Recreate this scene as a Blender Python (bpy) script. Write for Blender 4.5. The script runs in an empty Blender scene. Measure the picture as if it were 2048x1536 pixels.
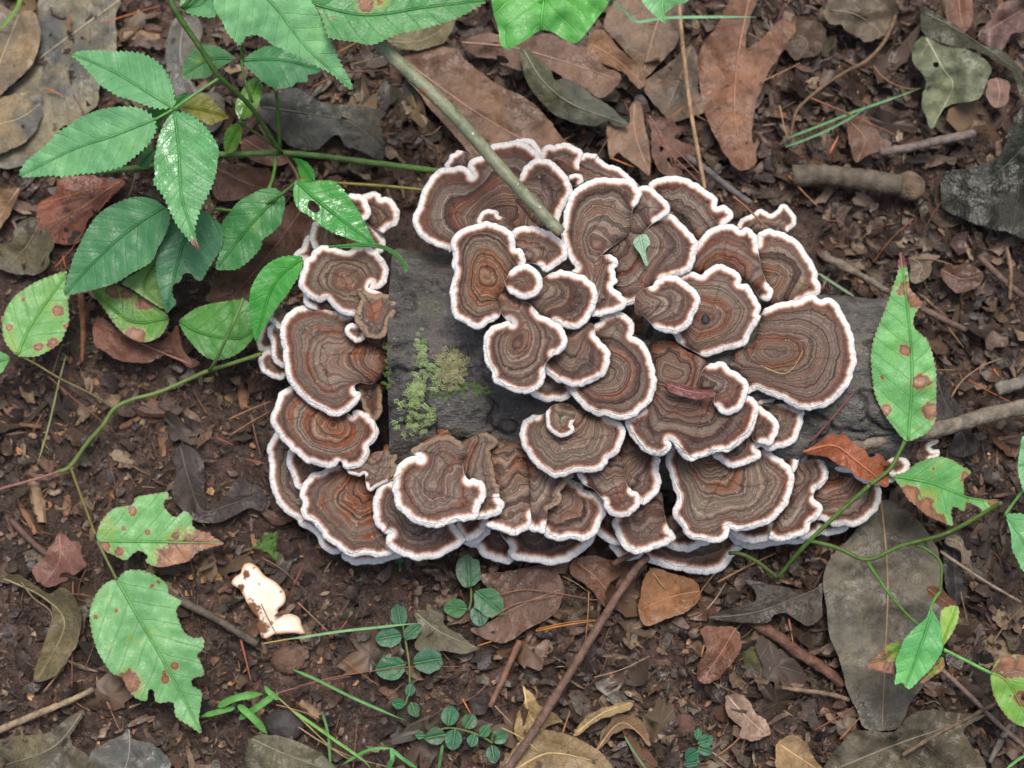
import bpy, math, random
import numpy as np
from mathutils import Vector
from mathutils.geometry import delaunay_2d_cdt

# ------------------------------------------------------------------ camera, sky, sun, exposure
SC = bpy.context.scene
COL = SC.collection
TILT = math.radians(13.0)          # the photographer stands at the picture's lower side and looks down
DIST, WIDTH = 0.95, 0.45           # metres from the look-at point, metres of picture width there
LOOK = np.array((0.0, 0.0, 0.045))
CAM = LOOK + DIST * np.array((0.0, -math.sin(TILT), math.cos(TILT)))
MM = WIDTH / 2048 * 1000           # millimetres per photo pixel

cam_data = bpy.data.cameras.new('camera')
cam_data.sensor_width = 36.0
cam_data.lens = 36.0 * DIST / WIDTH
cam_data.clip_start, cam_data.clip_end = 0.02, 50.0
cam_data.dof.use_dof = True
cam_data.dof.focus_distance = DIST - 0.03
cam_data.dof.aperture_fstop = 9.0
cam = bpy.data.objects.new('camera', cam_data)
cam.location = CAM
cam.rotation_euler = (TILT, 0, 0)
COL.objects.link(cam)
SC.camera = cam

SUN_EL, SUN_AZ = math.radians(74), math.radians(12)
world = bpy.data.worlds.new('World')
SC.world = world
world.use_nodes = True
wn = world.node_tree
sky = wn.nodes.new('ShaderNodeTexSky')
sky.sky_type = 'NISHITA'
sky.sun_disc = False
sky.sun_elevation = SUN_EL
sky.sun_rotation = SUN_AZ
sky.air_density = 1.0
sky.dust_density = 6.0
sky.ozone_density = 1.0
wn.links.new(sky.outputs[0], wn.nodes['Background'].inputs[0])
wn.nodes['Background'].inputs[1].default_value = 0.10

sun_data = bpy.data.lights.new('sun', 'SUN')
sun_data.energy = 1.5
sun_data.angle = math.radians(22)
sun_data.color = (1.0, 0.975, 0.94)
sun = bpy.data.objects.new('sun', sun_data)
sun.rotation_euler = (math.radians(90) - SUN_EL, 0, math.pi - SUN_AZ)
COL.objects.link(sun)

SC.view_settings.view_transform = 'Standard'
SC.view_settings.look = 'None'
SC.view_settings.exposure = 0.45
SC.view_settings.gamma = 1.0
SC.view_settings.use_curve_mapping = False
SC.cycles.max_bounces = 6

# ------------------------------------------------------------------ helpers
random.seed(5)
RNG = np.random.default_rng(5)


def S(r, g, b):
    f = lambda c: c / 12.92 if c <= 0.04045 else ((c + 0.055) / 1.055) ** 2.4
    return (f(r / 255), f(g / 255), f(b / 255))


CT, ST = math.cos(TILT), math.sin(TILT)


def unproject(px, py, z):
    """photo pixels + height in metres -> points in the world"""
    px, py, z = np.broadcast_arrays(np.asarray(px, float), np.asarray(py, float), np.asarray(z, float))
    k = WIDTH / 2048 / DIST
    u, v = (px - 1024) * k, (768 - py) * k
    dx, dy, dz = u, ST + v * CT, -CT + v * ST
    s = (z - CAM[2]) / dz
    return np.stack((CAM[0] + s * dx, CAM[1] + s * dy, CAM[2] + s * dz), -1)


def project(x, y, z):
    """world -> photo pixels"""
    rx, ry, rz = x - CAM[0], y - CAM[1], z - CAM[2]
    depth = ry * ST - rz * CT
    k = WIDTH / 2048 / DIST
    return 1024 + rx / depth / k, 768 - (ry * CT + rz * ST) / depth / k


def _h(ix, iy, seed):
    n = (ix.astype(np.int64) * 374761393 + iy.astype(np.int64) * 668265263 + seed * 1442695041) & 0x7fffffff
    n = ((n ^ (n >> 13)) * 1274126177) & 0x7fffffff
    return ((n ^ (n >> 16)) & 0xffff) / 65535.0


def vnoise(x, y=0.0, seed=0):
    """value noise, -1..1"""
    x, y = np.broadcast_arrays(np.asarray(x, float), np.asarray(y, float))
    ix, iy = np.floor(x), np.floor(y)
    fx, fy = x - ix, y - iy
    fx, fy = fx * fx * (3 - 2 * fx), fy * fy * (3 - 2 * fy)
    a, b = _h(ix, iy, seed), _h(ix + 1, iy, seed)
    c, d = _h(ix, iy + 1, seed), _h(ix + 1, iy + 1, seed)
    return (a + (b - a) * fx + (c - a) * fy + (a - b - c + d) * fx * fy) * 2 - 1


def fbm(x, y=0.0, seed=0, oct=4, gain=0.5):
    s, amp, tot = 0.0, 1.0, 0.0
    x, y = np.asarray(x, float), np.asarray(y, float)
    for o in range(oct):
        s = s + amp * vnoise(x * 2 ** o + 13.7 * o, y * 2 ** o + 7.1 * o, seed + o * 17)
        tot += amp
        amp *= gain
    return s / tot


def pts(*a):
    return np.array(a, float).reshape(-1, 2)


def region(x0, y0, s):
    """coordinates read off an enlarged region of the photograph"""
    return lambda *a: np.array((x0, y0)) + pts(*a) / s


Z1, Z2, Z3 = region(500, 250, 4.096), region(900, 250, 4.096), region(1300, 300, 4.096)
Z4, Z5, Z6 = region(500, 550, 4.096), region(900, 550, 4.096), region(1300, 600, 4.096)
Z7, Z8, Z9 = region(500, 800, 4.096), region(900, 800, 4.096), region(1300, 800, 3.413)
T1, T2, T3 = region(0, 0, 4), region(400, 0, 4), region(0, 350, 4)
T4, T5, T6 = region(0, 650, 3.413), region(0, 1000, 2.866), region(600, 1100, 2.926)
T7 = region(1300, 1000, 2.738)
U1, U2 = region(900, 0, 3.413), region(1448, 0, 3.413)
U3, U4 = region(1600, 400, 3.413), region(1600, 750, 3.413)
F = pts                                            # full photo pixels


def catmull(P, closed=True, n=8):
    P = np.asarray(P, float)
    m = len(P)
    out, idx = [], []
    rng = range(m) if closed else range(m - 1)
    for i in rng:
        if closed:
            a, b, c, d = P[(i - 1) % m], P[i], P[(i + 1) % m], P[(i + 2) % m]
        else:
            a, b, c, d = P[max(i - 1, 0)], P[i], P[i + 1], P[min(i + 2, m - 1)]
        for k in range(n):
            t = k / n
            out.append(0.5 * (2 * b + (c - a) * t + (2 * a - 5 * b + 4 * c - d) * t * t + (3 * b - a - 3 * c + d) * t ** 3))
            idx.append(i)
    if not closed:
        out.append(P[-1])
        idx.append(m - 2)
    return np.array(out), np.array(idx)


def resample(P, step, closed=True, tag=None):
    Q = np.vstack((P, P[:1])) if closed else P
    seg = np.hypot(*(Q[1:] - Q[:-1]).T)
    L = np.concatenate(([0], np.cumsum(seg)))
    n = max(int(L[-1] / step), 6)
    s = np.linspace(0, L[-1], n, endpoint=not closed)
    R = np.stack((np.interp(s, L, Q[:, 0]), np.interp(s, L, Q[:, 1])), -1)
    if tag is None:
        return R, s
    ii = np.clip(np.searchsorted(L, s, side='right') - 1, 0, len(tag) - 1)
    return R, s, np.asarray(tag)[ii]


def inside(P, poly):
    x, y = P[:, 0][:, None], P[:, 1][:, None]
    a, b = poly, np.roll(poly, -1, 0)
    c = (a[:, 1] > y) != (b[:, 1] > y)
    with np.errstate(divide='ignore', invalid='ignore'):
        xi = a[:, 0] + (y - a[:, 1]) / (b[:, 1] - a[:, 1]) * (b[:, 0] - a[:, 0])
    return (np.sum(c & (x < xi), 1) % 2) == 1


def seg_dist(P, A, B):
    """distance of points to segments -> (dist, index of nearest, parameter, signed side)"""
    out_d, out_i, out_t, out_s = [], [], [], []
    AB = B - A
    LL = np.maximum((AB ** 2).sum(1), 1e-9)
    for k in range(0, len(P), 4000):
        p = P[k:k + 4000]
        ap = p[:, None, :] - A[None]
        t = np.clip((ap * AB).sum(2) / LL, 0, 1)
        dv = ap - AB * t[..., None]
        d = np.sqrt((dv ** 2).sum(2))
        i = d.argmin(1)
        r = np.arange(len(p))
        out_d.append(d[r, i]); out_i.append(i); out_t.append(t[r, i])
        out_s.append(np.sign(AB[i, 0] * ap[r, i, 1] - AB[i, 1] * ap[r, i, 0]))
    return (np.concatenate(out_d), np.concatenate(out_i), np.concatenate(out_t), np.concatenate(out_s))


def fill(outline, spacing, holes=()):
    """constrained triangulation of an outline with evenly spread inner points"""
    lo, hi = outline.min(0), outline.max(0)
    ys = np.arange(lo[1], hi[1], spacing * 0.866)
    g = []
    for r, y in enumerate(ys):
        xs = np.arange(lo[0] + (r % 2) * spacing / 2, hi[0], spacing)
        g.append(np.stack((xs, np.full_like(xs, y)), -1))
    g = np.concatenate(g) if g else np.zeros((0, 2))
    g = g + RNG.uniform(-0.22, 0.22, g.shape) * spacing
    g = g[inside(g, outline)] if len(g) else g
    rings = [outline] + list(holes)
    for r in rings:
        if len(g):
            g = g[seg_dist(g, r, np.roll(r, -1, 0))[0] > spacing * 0.55]
    co, edges = [], []
    for r in rings:
        b = len(co)
        co += [tuple(p) for p in r]
        edges += [(b + i, b + (i + 1) % len(r)) for i in range(len(r))]
    co += [tuple(p) for p in g]
    v, e, f, *_ = delaunay_2d_cdt([Vector(c) for c in co], edges, [], 0, 1e-4, False)
    V = np.array([(p.x, p.y) for p in v])
    T = np.array([t for t in f if len(t) == 3], int)
    c = V[T].mean(1)
    keep = inside(c, outline)
    for h in holes:
        keep &= ~inside(c, h)
    T = T[keep]
    a, b, c = V[T[:, 0]], V[T[:, 1]], V[T[:, 2]]
    area = (b[:, 0] - a[:, 0]) * (c[:, 1] - a[:, 1]) - (b[:, 1] - a[:, 1]) * (c[:, 0] - a[:, 0])
    T[area > 0] = T[area > 0][:, ::-1]              # pixel y points down: make faces look up
    return V, T


def make_mesh(name, V, faces, mat=None, attrs=None, normals=None, smooth=True, colors=None):
    me = bpy.data.meshes.new(name)
    V = np.asarray(V, float)
    if isinstance(faces, np.ndarray):
        n, k = faces.shape
        me.vertices.add(len(V))
        me.vertices.foreach_set('co', V.astype(np.float32).ravel())
        me.loops.add(n * k)
        me.loops.foreach_set('vertex_index', faces.astype(np.int32).ravel())
        me.polygons.add(n)
        me.polygons.foreach_set('loop_start', np.arange(0, n * k, k, dtype=np.int32))
        me.update(calc_edges=True)
    else:
        me.from_pydata([tuple(p) for p in V], [], [tuple(f) for f in faces])
    if smooth:
        me.polygons.foreach_set('use_smooth', np.ones(len(me.polygons), bool))
    for k, a in (attrs or {}).items():
        at = me.attributes.new(k, 'FLOAT', 'POINT')
        at.data.foreach_set('value', np.asarray(a, np.float32))
    if colors is not None:
        at = me.attributes.new('col', 'FLOAT_COLOR', 'POINT')
        c = np.ones((len(V), 4), np.float32)
        c[:, :3] = colors
        at.data.foreach_set('color', c.ravel())
    if mat:
        me.materials.append(mat)
    me.validate()
    if normals is not None:
        me.normals_split_custom_set_from_vertices(normals.astype(np.float32))
    return me


def link(name, me, parent=None, loc=(0, 0, 0), rot=(0, 0, 0), color=None):
    o = bpy.data.objects.new(name, me)
    o.location, o.rotation_euler = loc, rot
    if parent is not None:
        o.parent = parent
    if color is not None:
        o.color = (*color, 1)
    COL.objects.link(o)
    return o


def tag(o, label, cat=None, group=None, kind=None):
    if label: o['label'] = label
    if cat: o['category'] = cat
    if group: o['group'] = group
    if kind: o['kind'] = kind
    return o


def thing(name, label, cat, loc=(0, 0, 0), group=None):
    o = link(name, None, loc=loc)
    o.empty_display_size = 0.01
    return tag(o, label, cat, group)


def sub(V, T):
    """keep only the vertices a face set uses"""
    used = np.unique(T)
    m = np.full(len(V), -1)
    m[used] = np.arange(len(used))
    return used, m[T]


def ground_z(x, y):
    """height of the forest floor, metres"""
    return 0.004 * fbm(x * 11, y * 11, 3, 3) + 0.0016 * fbm(x * 60, y * 60, 9, 3)


def tube(path, radii, n=8, bump=0.0, seed=0, cap=True):
    P = np.asarray(path, float)
    r = np.broadcast_to(np.asarray(radii, float), (len(P),))
    T = np.gradient(P, axis=0)
    T /= np.linalg.norm(T, axis=1)[:, None] + 1e-12
    ref = np.array((0, 0, 1.0)) if abs(T[:, 2]).mean() < 0.9 else np.array((1.0, 0, 0))
    A = np.cross(T, ref); A /= np.linalg.norm(A, axis=1)[:, None] + 1e-12
    B = np.cross(A, T)
    th = np.arange(n) * 2 * math.pi / n
    rr = r[:, None] * (1 + bump * vnoise(np.arange(len(P))[:, None] * 0.6 + 50 * seed, th[None] * 1.3, seed))
    V = (P[:, None, :] + rr[..., None] * (np.cos(th)[None, :, None] * A[:, None] + np.sin(th)[None, :, None] * B[:, None])).reshape(-1, 3)
    i, j = np.meshgrid(np.arange(len(P) - 1), np.arange(n), indexing='ij')
    q = np.stack((i * n + j, i * n + (j + 1) % n, (i + 1) * n + (j + 1) % n, (i + 1) * n + j), -1).reshape(-1, 4)
    tri = np.concatenate((q[:, (0, 1, 2)], q[:, (0, 2, 3)]))
    if cap:
        V = np.vstack((V, P[:1], P[-1:]))
        a, b = len(V) - 2, len(V) - 1
        j = np.arange(n)
        tri = np.concatenate((tri, np.stack((np.full(n, a), (j + 1) % n, j), -1),
                              np.stack((np.full(n, b), (len(P) - 1) * n + j, (len(P) - 1) * n + (j + 1) % n), -1)))
    return V, tri


def line3(p, z, step=6):
    """photo polyline + heights in mm at its points -> smooth 3-D path"""
    p = np.asarray(p, float)
    q, _ = catmull(p, False, 6)
    zz = np.interp(np.linspace(0, len(p) - 1, len(q)), np.arange(len(p)), np.broadcast_to(z, (len(p),)))
    L = np.concatenate(([0], np.cumsum(np.hypot(*(q[1:] - q[:-1]).T))))
    s = np.linspace(0, L[-1], max(int(L[-1] / step), 4))
    return unproject(np.interp(s, L, q[:, 0]), np.interp(s, L, q[:, 1]), np.interp(s, L, zz) / 1000)


# ------------------------------------------------------------------ node shorthand
class Nodes:
    def __init__(self, name):
        self.mat = bpy.data.materials.new(name)
        self.mat.use_nodes = True
        self.t = self.mat.node_tree
        self.t.nodes.clear()
        self.out = self.t.nodes.new('ShaderNodeOutputMaterial')

    def set(self, sock, v):
        if isinstance(v, bpy.types.NodeSocket):
            self.t.links.new(v, sock)
        elif v is not None:
            if hasattr(sock.default_value, '__len__') and not hasattr(v, '__len__'):
                v = (v,) * len(sock.default_value)
            elif hasattr(v, '__len__') and hasattr(sock.default_value, '__len__') and len(v) == 3 and len(sock.default_value) == 4:
                v = (*v, 1)
            sock.default_value = v

    def node(self, typ, out=0, props=None, **ins):
        n = self.t.nodes.new(typ)
        for k, v in (props or {}).items():
            setattr(n, k, v)
        for k, v in ins.items():
            key = int(k[1:]) if k[0] == 'i' and k[1:].isdigit() else k.replace('_', ' ')
            self.set(n.inputs[key], v)
        return n.outputs[out]

    def attr(self, name, out='Fac'):
        n = self.t.nodes.new('ShaderNodeAttribute')
        n.attribute_name = name
        return n.outputs[out]

    def m(self, op, a, b=None, c=None, clamp=False):
        n = self.t.nodes.new('ShaderNodeMath')
        n.operation, n.use_clamp = op, clamp
        for i, v in enumerate((a, b, c)):
            self.set(n.inputs[i], v)
        return n.outputs[0]

    def mix(self, f, a, b, mode='MIX'):
        n = self.t.nodes.new('ShaderNodeMix')
        n.data_type, n.blend_type = 'RGBA', mode
        self.set(n.inputs[0], f); self.set(n.inputs[6], a); self.set(n.inputs[7], b)
        return n.outputs[2]

    def ramp(self, f, stops, interp='LINEAR'):
        n = self.t.nodes.new('ShaderNodeValToRGB')
        n.color_ramp.interpolation = interp
        el = n.color_ramp.elements
        while len(el) < len(stops):
            el.new(0.5)
        for e, (p, c) in zip(el, stops):
            e.position = p
            e.color = (*c, 1) if hasattr(c, '__len__') else (c, c, c, 1)
        self.set(n.inputs[0], f)
        return n.outputs[0]

    def smooth(self, v, a, b, lo=0.0, hi=1.0):
        n = self.t.nodes.new('ShaderNodeMapRange')
        n.interpolation_type = 'SMOOTHSTEP'
        for i, q in enumerate((v, a, b, lo, hi)):
            self.set(n.inputs[i], q)
        return n.outputs[0]

    def pos(self):
        return self.t.nodes.new('ShaderNodeTexCoord').outputs['Object']

    def info(self, out):
        return self.t.nodes.new('ShaderNodeObjectInfo').outputs[out]

    def noise(self, vec=None, scale=5.0, detail=2.0, rough=0.5, w=None, out=0, dist=0.0):
        n = self.t.nodes.new('ShaderNodeTexNoise')
        if w is not None:
            n.noise_dimensions = '1D' if vec is None else '4D'
            self.set(n.inputs['W'], w)
        if vec is not None:
            self.set(n.inputs['Vector'], vec)
        self.set(n.inputs['Scale'], scale); self.set(n.inputs['Detail'], detail)
        self.set(n.inputs['Roughness'], rough); self.set(n.inputs['Distortion'], dist)
        return n.outputs[out]

    def combine(self, x, y, z=0.0):
        return self.node('ShaderNodeCombineXYZ', i0=x, i1=y, i2=z)

    def bump(self, h, dist, strength=1.0, normal=None):
        n = self.t.nodes.new('ShaderNodeBump')
        self.set(n.inputs['Height'], h); self.set(n.inputs['Distance'], dist); self.set(n.inputs['Strength'], strength)
        if normal is not None:
            self.set(n.inputs['Normal'], normal)
        return n.outputs[0]

    def bsdf(self, color, rough=0.6, normal=None, spec=0.5, translucent=0.0, trans_color=None, coat=None, coat_rough=0.1):
        p = self.t.nodes.new('ShaderNodeBsdfPrincipled')
        self.set(p.inputs['Base Color'], color); self.set(p.inputs['Roughness'], rough)
        self.set(p.inputs['Specular IOR Level'], spec)
        if coat is not None:
            self.set(p.inputs['Coat Weight'], coat); self.set(p.inputs['Coat Roughness'], coat_rough)
        if normal is not None:
            self.set(p.inputs['Normal'], normal)
            self.set(p.inputs['Coat Normal'], normal)
        sh = p.outputs[0]
        if translucent:
            t = self.t.nodes.new('ShaderNodeBsdfTranslucent')
            self.set(t.inputs[0], trans_color if trans_color is not None else color)
            mx = self.t.nodes.new('ShaderNodeMixShader')
            mx.inputs[0].default_value = translucent
            self.t.links.new(sh, mx.inputs[1]); self.t.links.new(t.outputs[0], mx.inputs[2])
            sh = mx.outputs[0]
        self.t.links.new(sh, self.out.inputs[0])
        return self.mat


# ------------------------------------------------------------------ materials
def mat_cap():
    N = Nodes('bracket_cap')
    t, d, u = N.attr('t'), N.attr('d'), N.attr('u')
    seed, red, rim = N.attr('seed'), N.attr('red'), N.attr('rim')
    pos = N.pos()
    n_w = N.noise(pos, 55, 2)
    n_w2 = N.noise(pos, 260, 2)
    s37 = N.m('MULTIPLY', seed, 37.0)
    wob = N.noise(N.combine(N.m('MULTIPLY', u, 0.30), N.m('MULTIPLY', t, 2.0), s37), 1.0, 2, 0.6)
    mm = N.attr('sz')
    # ring coordinate in millimetres of growth, wavering along the edge
    tt = N.m('MULTIPLY', t, mm)
    tt = N.m('ADD', tt, N.m('MULTIPLY', N.m('SUBTRACT', n_w, 0.5), N.m('MULTIPLY_ADD', t, -8.0, 14.0)))
    tt = N.m('ADD', tt, N.m('MULTIPLY', N.m('SUBTRACT', n_w2, 0.5), 1.5))
    tt = N.m('ADD', tt, N.m('MULTIPLY', N.m('SUBTRACT', wob, 0.5), N.m('MULTIPLY', t, 2.4)))
    b1 = N.noise(scale=1.0, detail=1.5, w=N.m('MULTIPLY_ADD', tt, 0.27, s37))
    b2 = N.noise(scale=1.0, detail=2.5, rough=0.65, w=N.m('MULTIPLY_ADD', tt, 0.78, s37))
    b3 = N.noise(scale=1.0, detail=1.0, w=N.m('MULTIPLY_ADD', tt, 0.2, N.m('ADD', s37, 11.3)))
    base = N.ramp(b1, [(0.28, S(92, 72, 66)), (0.40, S(126, 107, 97)), (0.47, S(150, 135, 123)), (0.53, S(118, 94, 86)), (0.58, S(134, 119, 104)), (0.70, S(158, 143, 131))])
    # rusty zones
    rust = N.m('MULTIPLY', N.smooth(b3, 0.50, 0.66), N.m('ADD', 0.34, N.m('MULTIPLY', red, 0.6)), clamp=True)
    rust = N.m('MULTIPLY', rust, N.smooth(N.noise(pos, 90, 3), 0.30, 0.62))
    base = N.mix(rust, base, S(148, 88, 60))
    inner = N.m('MULTIPLY', N.m('MULTIPLY', red, N.smooth(t, 0.80, 0.36)), 0.62, clamp=True)
    inner = N.m('MULTIPLY', inner, N.smooth(N.noise(pos, 120, 4, 0.6), 0.25, 0.6, 0.35, 1.0))
    base = N.mix(inner, base, N.ramp(b2, [(0.33, S(92, 56, 44)), (0.5, S(132, 80, 54)), (0.66, S(164, 108, 70))]))
    # fine dark and light lines of the zones
    base = N.mix(0.92, base, N.ramp(b2, [(0.28, 0.26), (0.40, 0.80), (0.45, 0.48), (0.50, 1.10), (0.56, 0.72), (0.60, 1.08), (0.70, 1.2)]), 'MULTIPLY')
    # radial hairs
    hairs = N.noise(N.combine(N.m('MULTIPLY', u, 2.2), N.m('MULTIPLY', d, 0.25), s37), 1.0, 3, 0.7)
    base = N.mix(0.55, base, N.ramp(hairs, [(0.25, 0.66), (0.5, 0.98), (0.75, 1.25)]), 'MULTIPLY')
    grain = N.noise(pos, 1400, 2)
    base = N.mix(0.45, base, N.ramp(grain, [(0.3, 0.66), (0.5, 1.0), (0.7, 1.3)]), 'MULTIPLY')
    # light specks of dust and spores
    speck = N.smooth(N.noise(pos, 620, 1), 0.715, 0.76)
    base = N.mix(N.m('MULTIPLY', speck, 0.55), base, S(190, 180, 165))
    tone = N.node('ShaderNodeTexWhiteNoise', out='Value', props={'noise_dimensions': '1D'}, W=s37)
    base = N.mix(1.0, base, N.ramp(tone, [(0.0, (0.62, 0.58, 0.56)), (0.35, (0.80, 0.78, 0.76)), (0.7, (0.90, 0.88, 0.84)), (1.0, (0.82, 0.86, 0.78))]), 'MULTIPLY')
    # margin: dark line, tan zone, white growing edge
    edge_n = N.noise(N.combine(N.m('MULTIPLY', u, 0.55), s37, 0.0), 1.0, 3, 0.6)
    rw = N.attr('rw')
    de = N.m('DIVIDE', N.m('ADD', d, N.m('MULTIPLY', N.m('SUBTRACT', edge_n, 0.5), 1.1)), rw)
    dark = N.m('MULTIPLY', N.smooth(de, 7.0, 3.4), 0.60)
    base = N.mix(N.m('MULTIPLY', dark, rim), base, S(84, 56, 46))
    tan = N.smooth(de, 3.7, 2.3)
    c = N.mix(N.m('MULTIPLY', tan, rim), base, N.mix(N.smooth(de, 3.0, 1.8), S(150, 108, 90), S(220, 188, 170)))
    white = N.smooth(de, 2.25, 1.35)
    wcol = N.mix(N.smooth(hairs, 0.35, 0.62), S(230, 224, 216), S(247, 245, 241))
    c = N.mix(N.m('MULTIPLY', white, rim), c, wcol)
    old = N.m('MULTIPLY', N.m('SUBTRACT', 1.0, rim), N.smooth(d, 2.4, 0.6))
    c = N.mix(N.m('MULTIPLY', old, 0.6), c, S(170, 145, 118))
    hgt = N.m('ADD', N.m('MULTIPLY', b2, 1.0), N.m('MULTIPLY', hairs, 0.35))
    nb = N.bump(hgt, 0.0011, 0.85)
    rimb = N.noise(N.combine(N.m('MULTIPLY', u, 0.95), N.m('MULTIPLY', d, 0.12), s37), 1.0, 2)
    nb = N.bump(N.m('MULTIPLY', rimb, N.smooth(d, 6, 3.2)), 0.0010, 0.6, nb)
    nb = N.bump(grain, 0.00025, 0.5, nb)
    return N.bsdf(c, 0.72, nb, 0.3)


def mat_simple(name, c1, c2, scale, rough=0.7, bump=0.0005, spec=0.4, detail=4, objcol=False):
    N = Nodes(name)
    pos = N.pos()
    n = N.noise(pos, scale, detail, 0.6)
    c = N.mix(N.smooth(n, 0.3, 0.7), c1, c2)
    if objcol:
        c = N.mix(1.0, N.info('Color'), N.mix(N.smooth(n, 0.25, 0.75), c1, c2), 'MULTIPLY')
    nb = N.bump(N.noise(pos, scale * 3, 4, 0.65), bump, 0.8)
    return N.bsdf(c, rough, nb, spec)


def mat_dead_leaf():
    N = Nodes('dead_leaf_blade')
    pos = N.pos()
    col = N.info('Color')
    rnd = N.m('MULTIPLY', N.info('Random'), 50.0)
    s, m_ = N.attr('sv'), N.attr('mv')
    n1 = N.noise(pos, 34, 4, 0.6, w=rnd)
    n2 = N.noise(pos, 170, 4, 0.65, w=rnd)
    n3 = N.noise(pos, 700, 2, w=rnd)
    c = N.mix(1.0, col, N.ramp(n1, [(0.28, (0.45, 0.42, 0.42)), (0.5, (0.95, 0.93, 0.92)), (0.72, (1.45, 1.36, 1.2))]), 'MULTIPLY')
    c = N.mix(0.8, c, N.ramp(n2, [(0.28, 0.45), (0.45, 0.9), (0.7, 1.25)]), 'MULTIPLY')
    c = N.mix(0.5, c, N.ramp(n3, [(0.3, 0.6), (0.6, 1.15)]), 'MULTIPLY')
    sl = N.m('MULTIPLY', N.smooth(N.noise(pos, 30, 5, 0.7, w=N.m('ADD', rnd, 14.0)), 0.44, 0.56), N.attr('slate'))
    c = N.mix(sl, c, N.mix(n2, S(70, 76, 80), S(112, 116, 116)))
    spot = N.smooth(N.noise(pos, 120, 2, w=N.m('ADD', rnd, 9.0)), 0.66, 0.72)
    c = N.mix(N.m('MULTIPLY', spot, 0.75), c, S(34, 28, 26))
    # side veins
    ph = N.m('DIVIDE', N.m('SUBTRACT', s, N.m('MULTIPLY', N.m('ABSOLUTE', m_), 0.75)), 7.5)
    fr = N.m('ABSOLUTE', N.m('SUBTRACT', N.m('FRACT', N.m('ADD', ph, N.m('MULTIPLY', n1, 1.1))), 0.5))
    vein = N.m('MULTIPLY', N.smooth(fr, 0.05, 0.012), N.smooth(N.noise(pos, 50, 2, w=N.m('ADD', rnd, 5.0)), 0.4, 0.62, 0.0, 0.4))
    c = N.mix(vein, c, N.mix(0.5, c, S(160, 138, 114)))
    hole = N.noise(pos, 420, 3, 0.6, w=rnd)
    nb = N.bump(N.m('ADD', N.m('MULTIPLY', n2, 0.7), N.m('MULTIPLY', vein, 0.25)), 0.0022, 0.9)
    nb = N.bump(hole, 0.0006, 0.7, nb)
    rough = N.smooth(N.noise(pos, 60, 3, w=N.m('ADD', rnd, 3.0)), 0.36, 0.62, 0.26, 0.60)
    hsv = N.node('ShaderNodeHueSaturation', Saturation=1.0, Value=0.76, Color=N.mix(1.0, c, (1.0, 0.98, 0.88), 'MULTIPLY'))
    return N.bsdf(hsv, rough, nb, 0.33, translucent=0.06)


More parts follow.
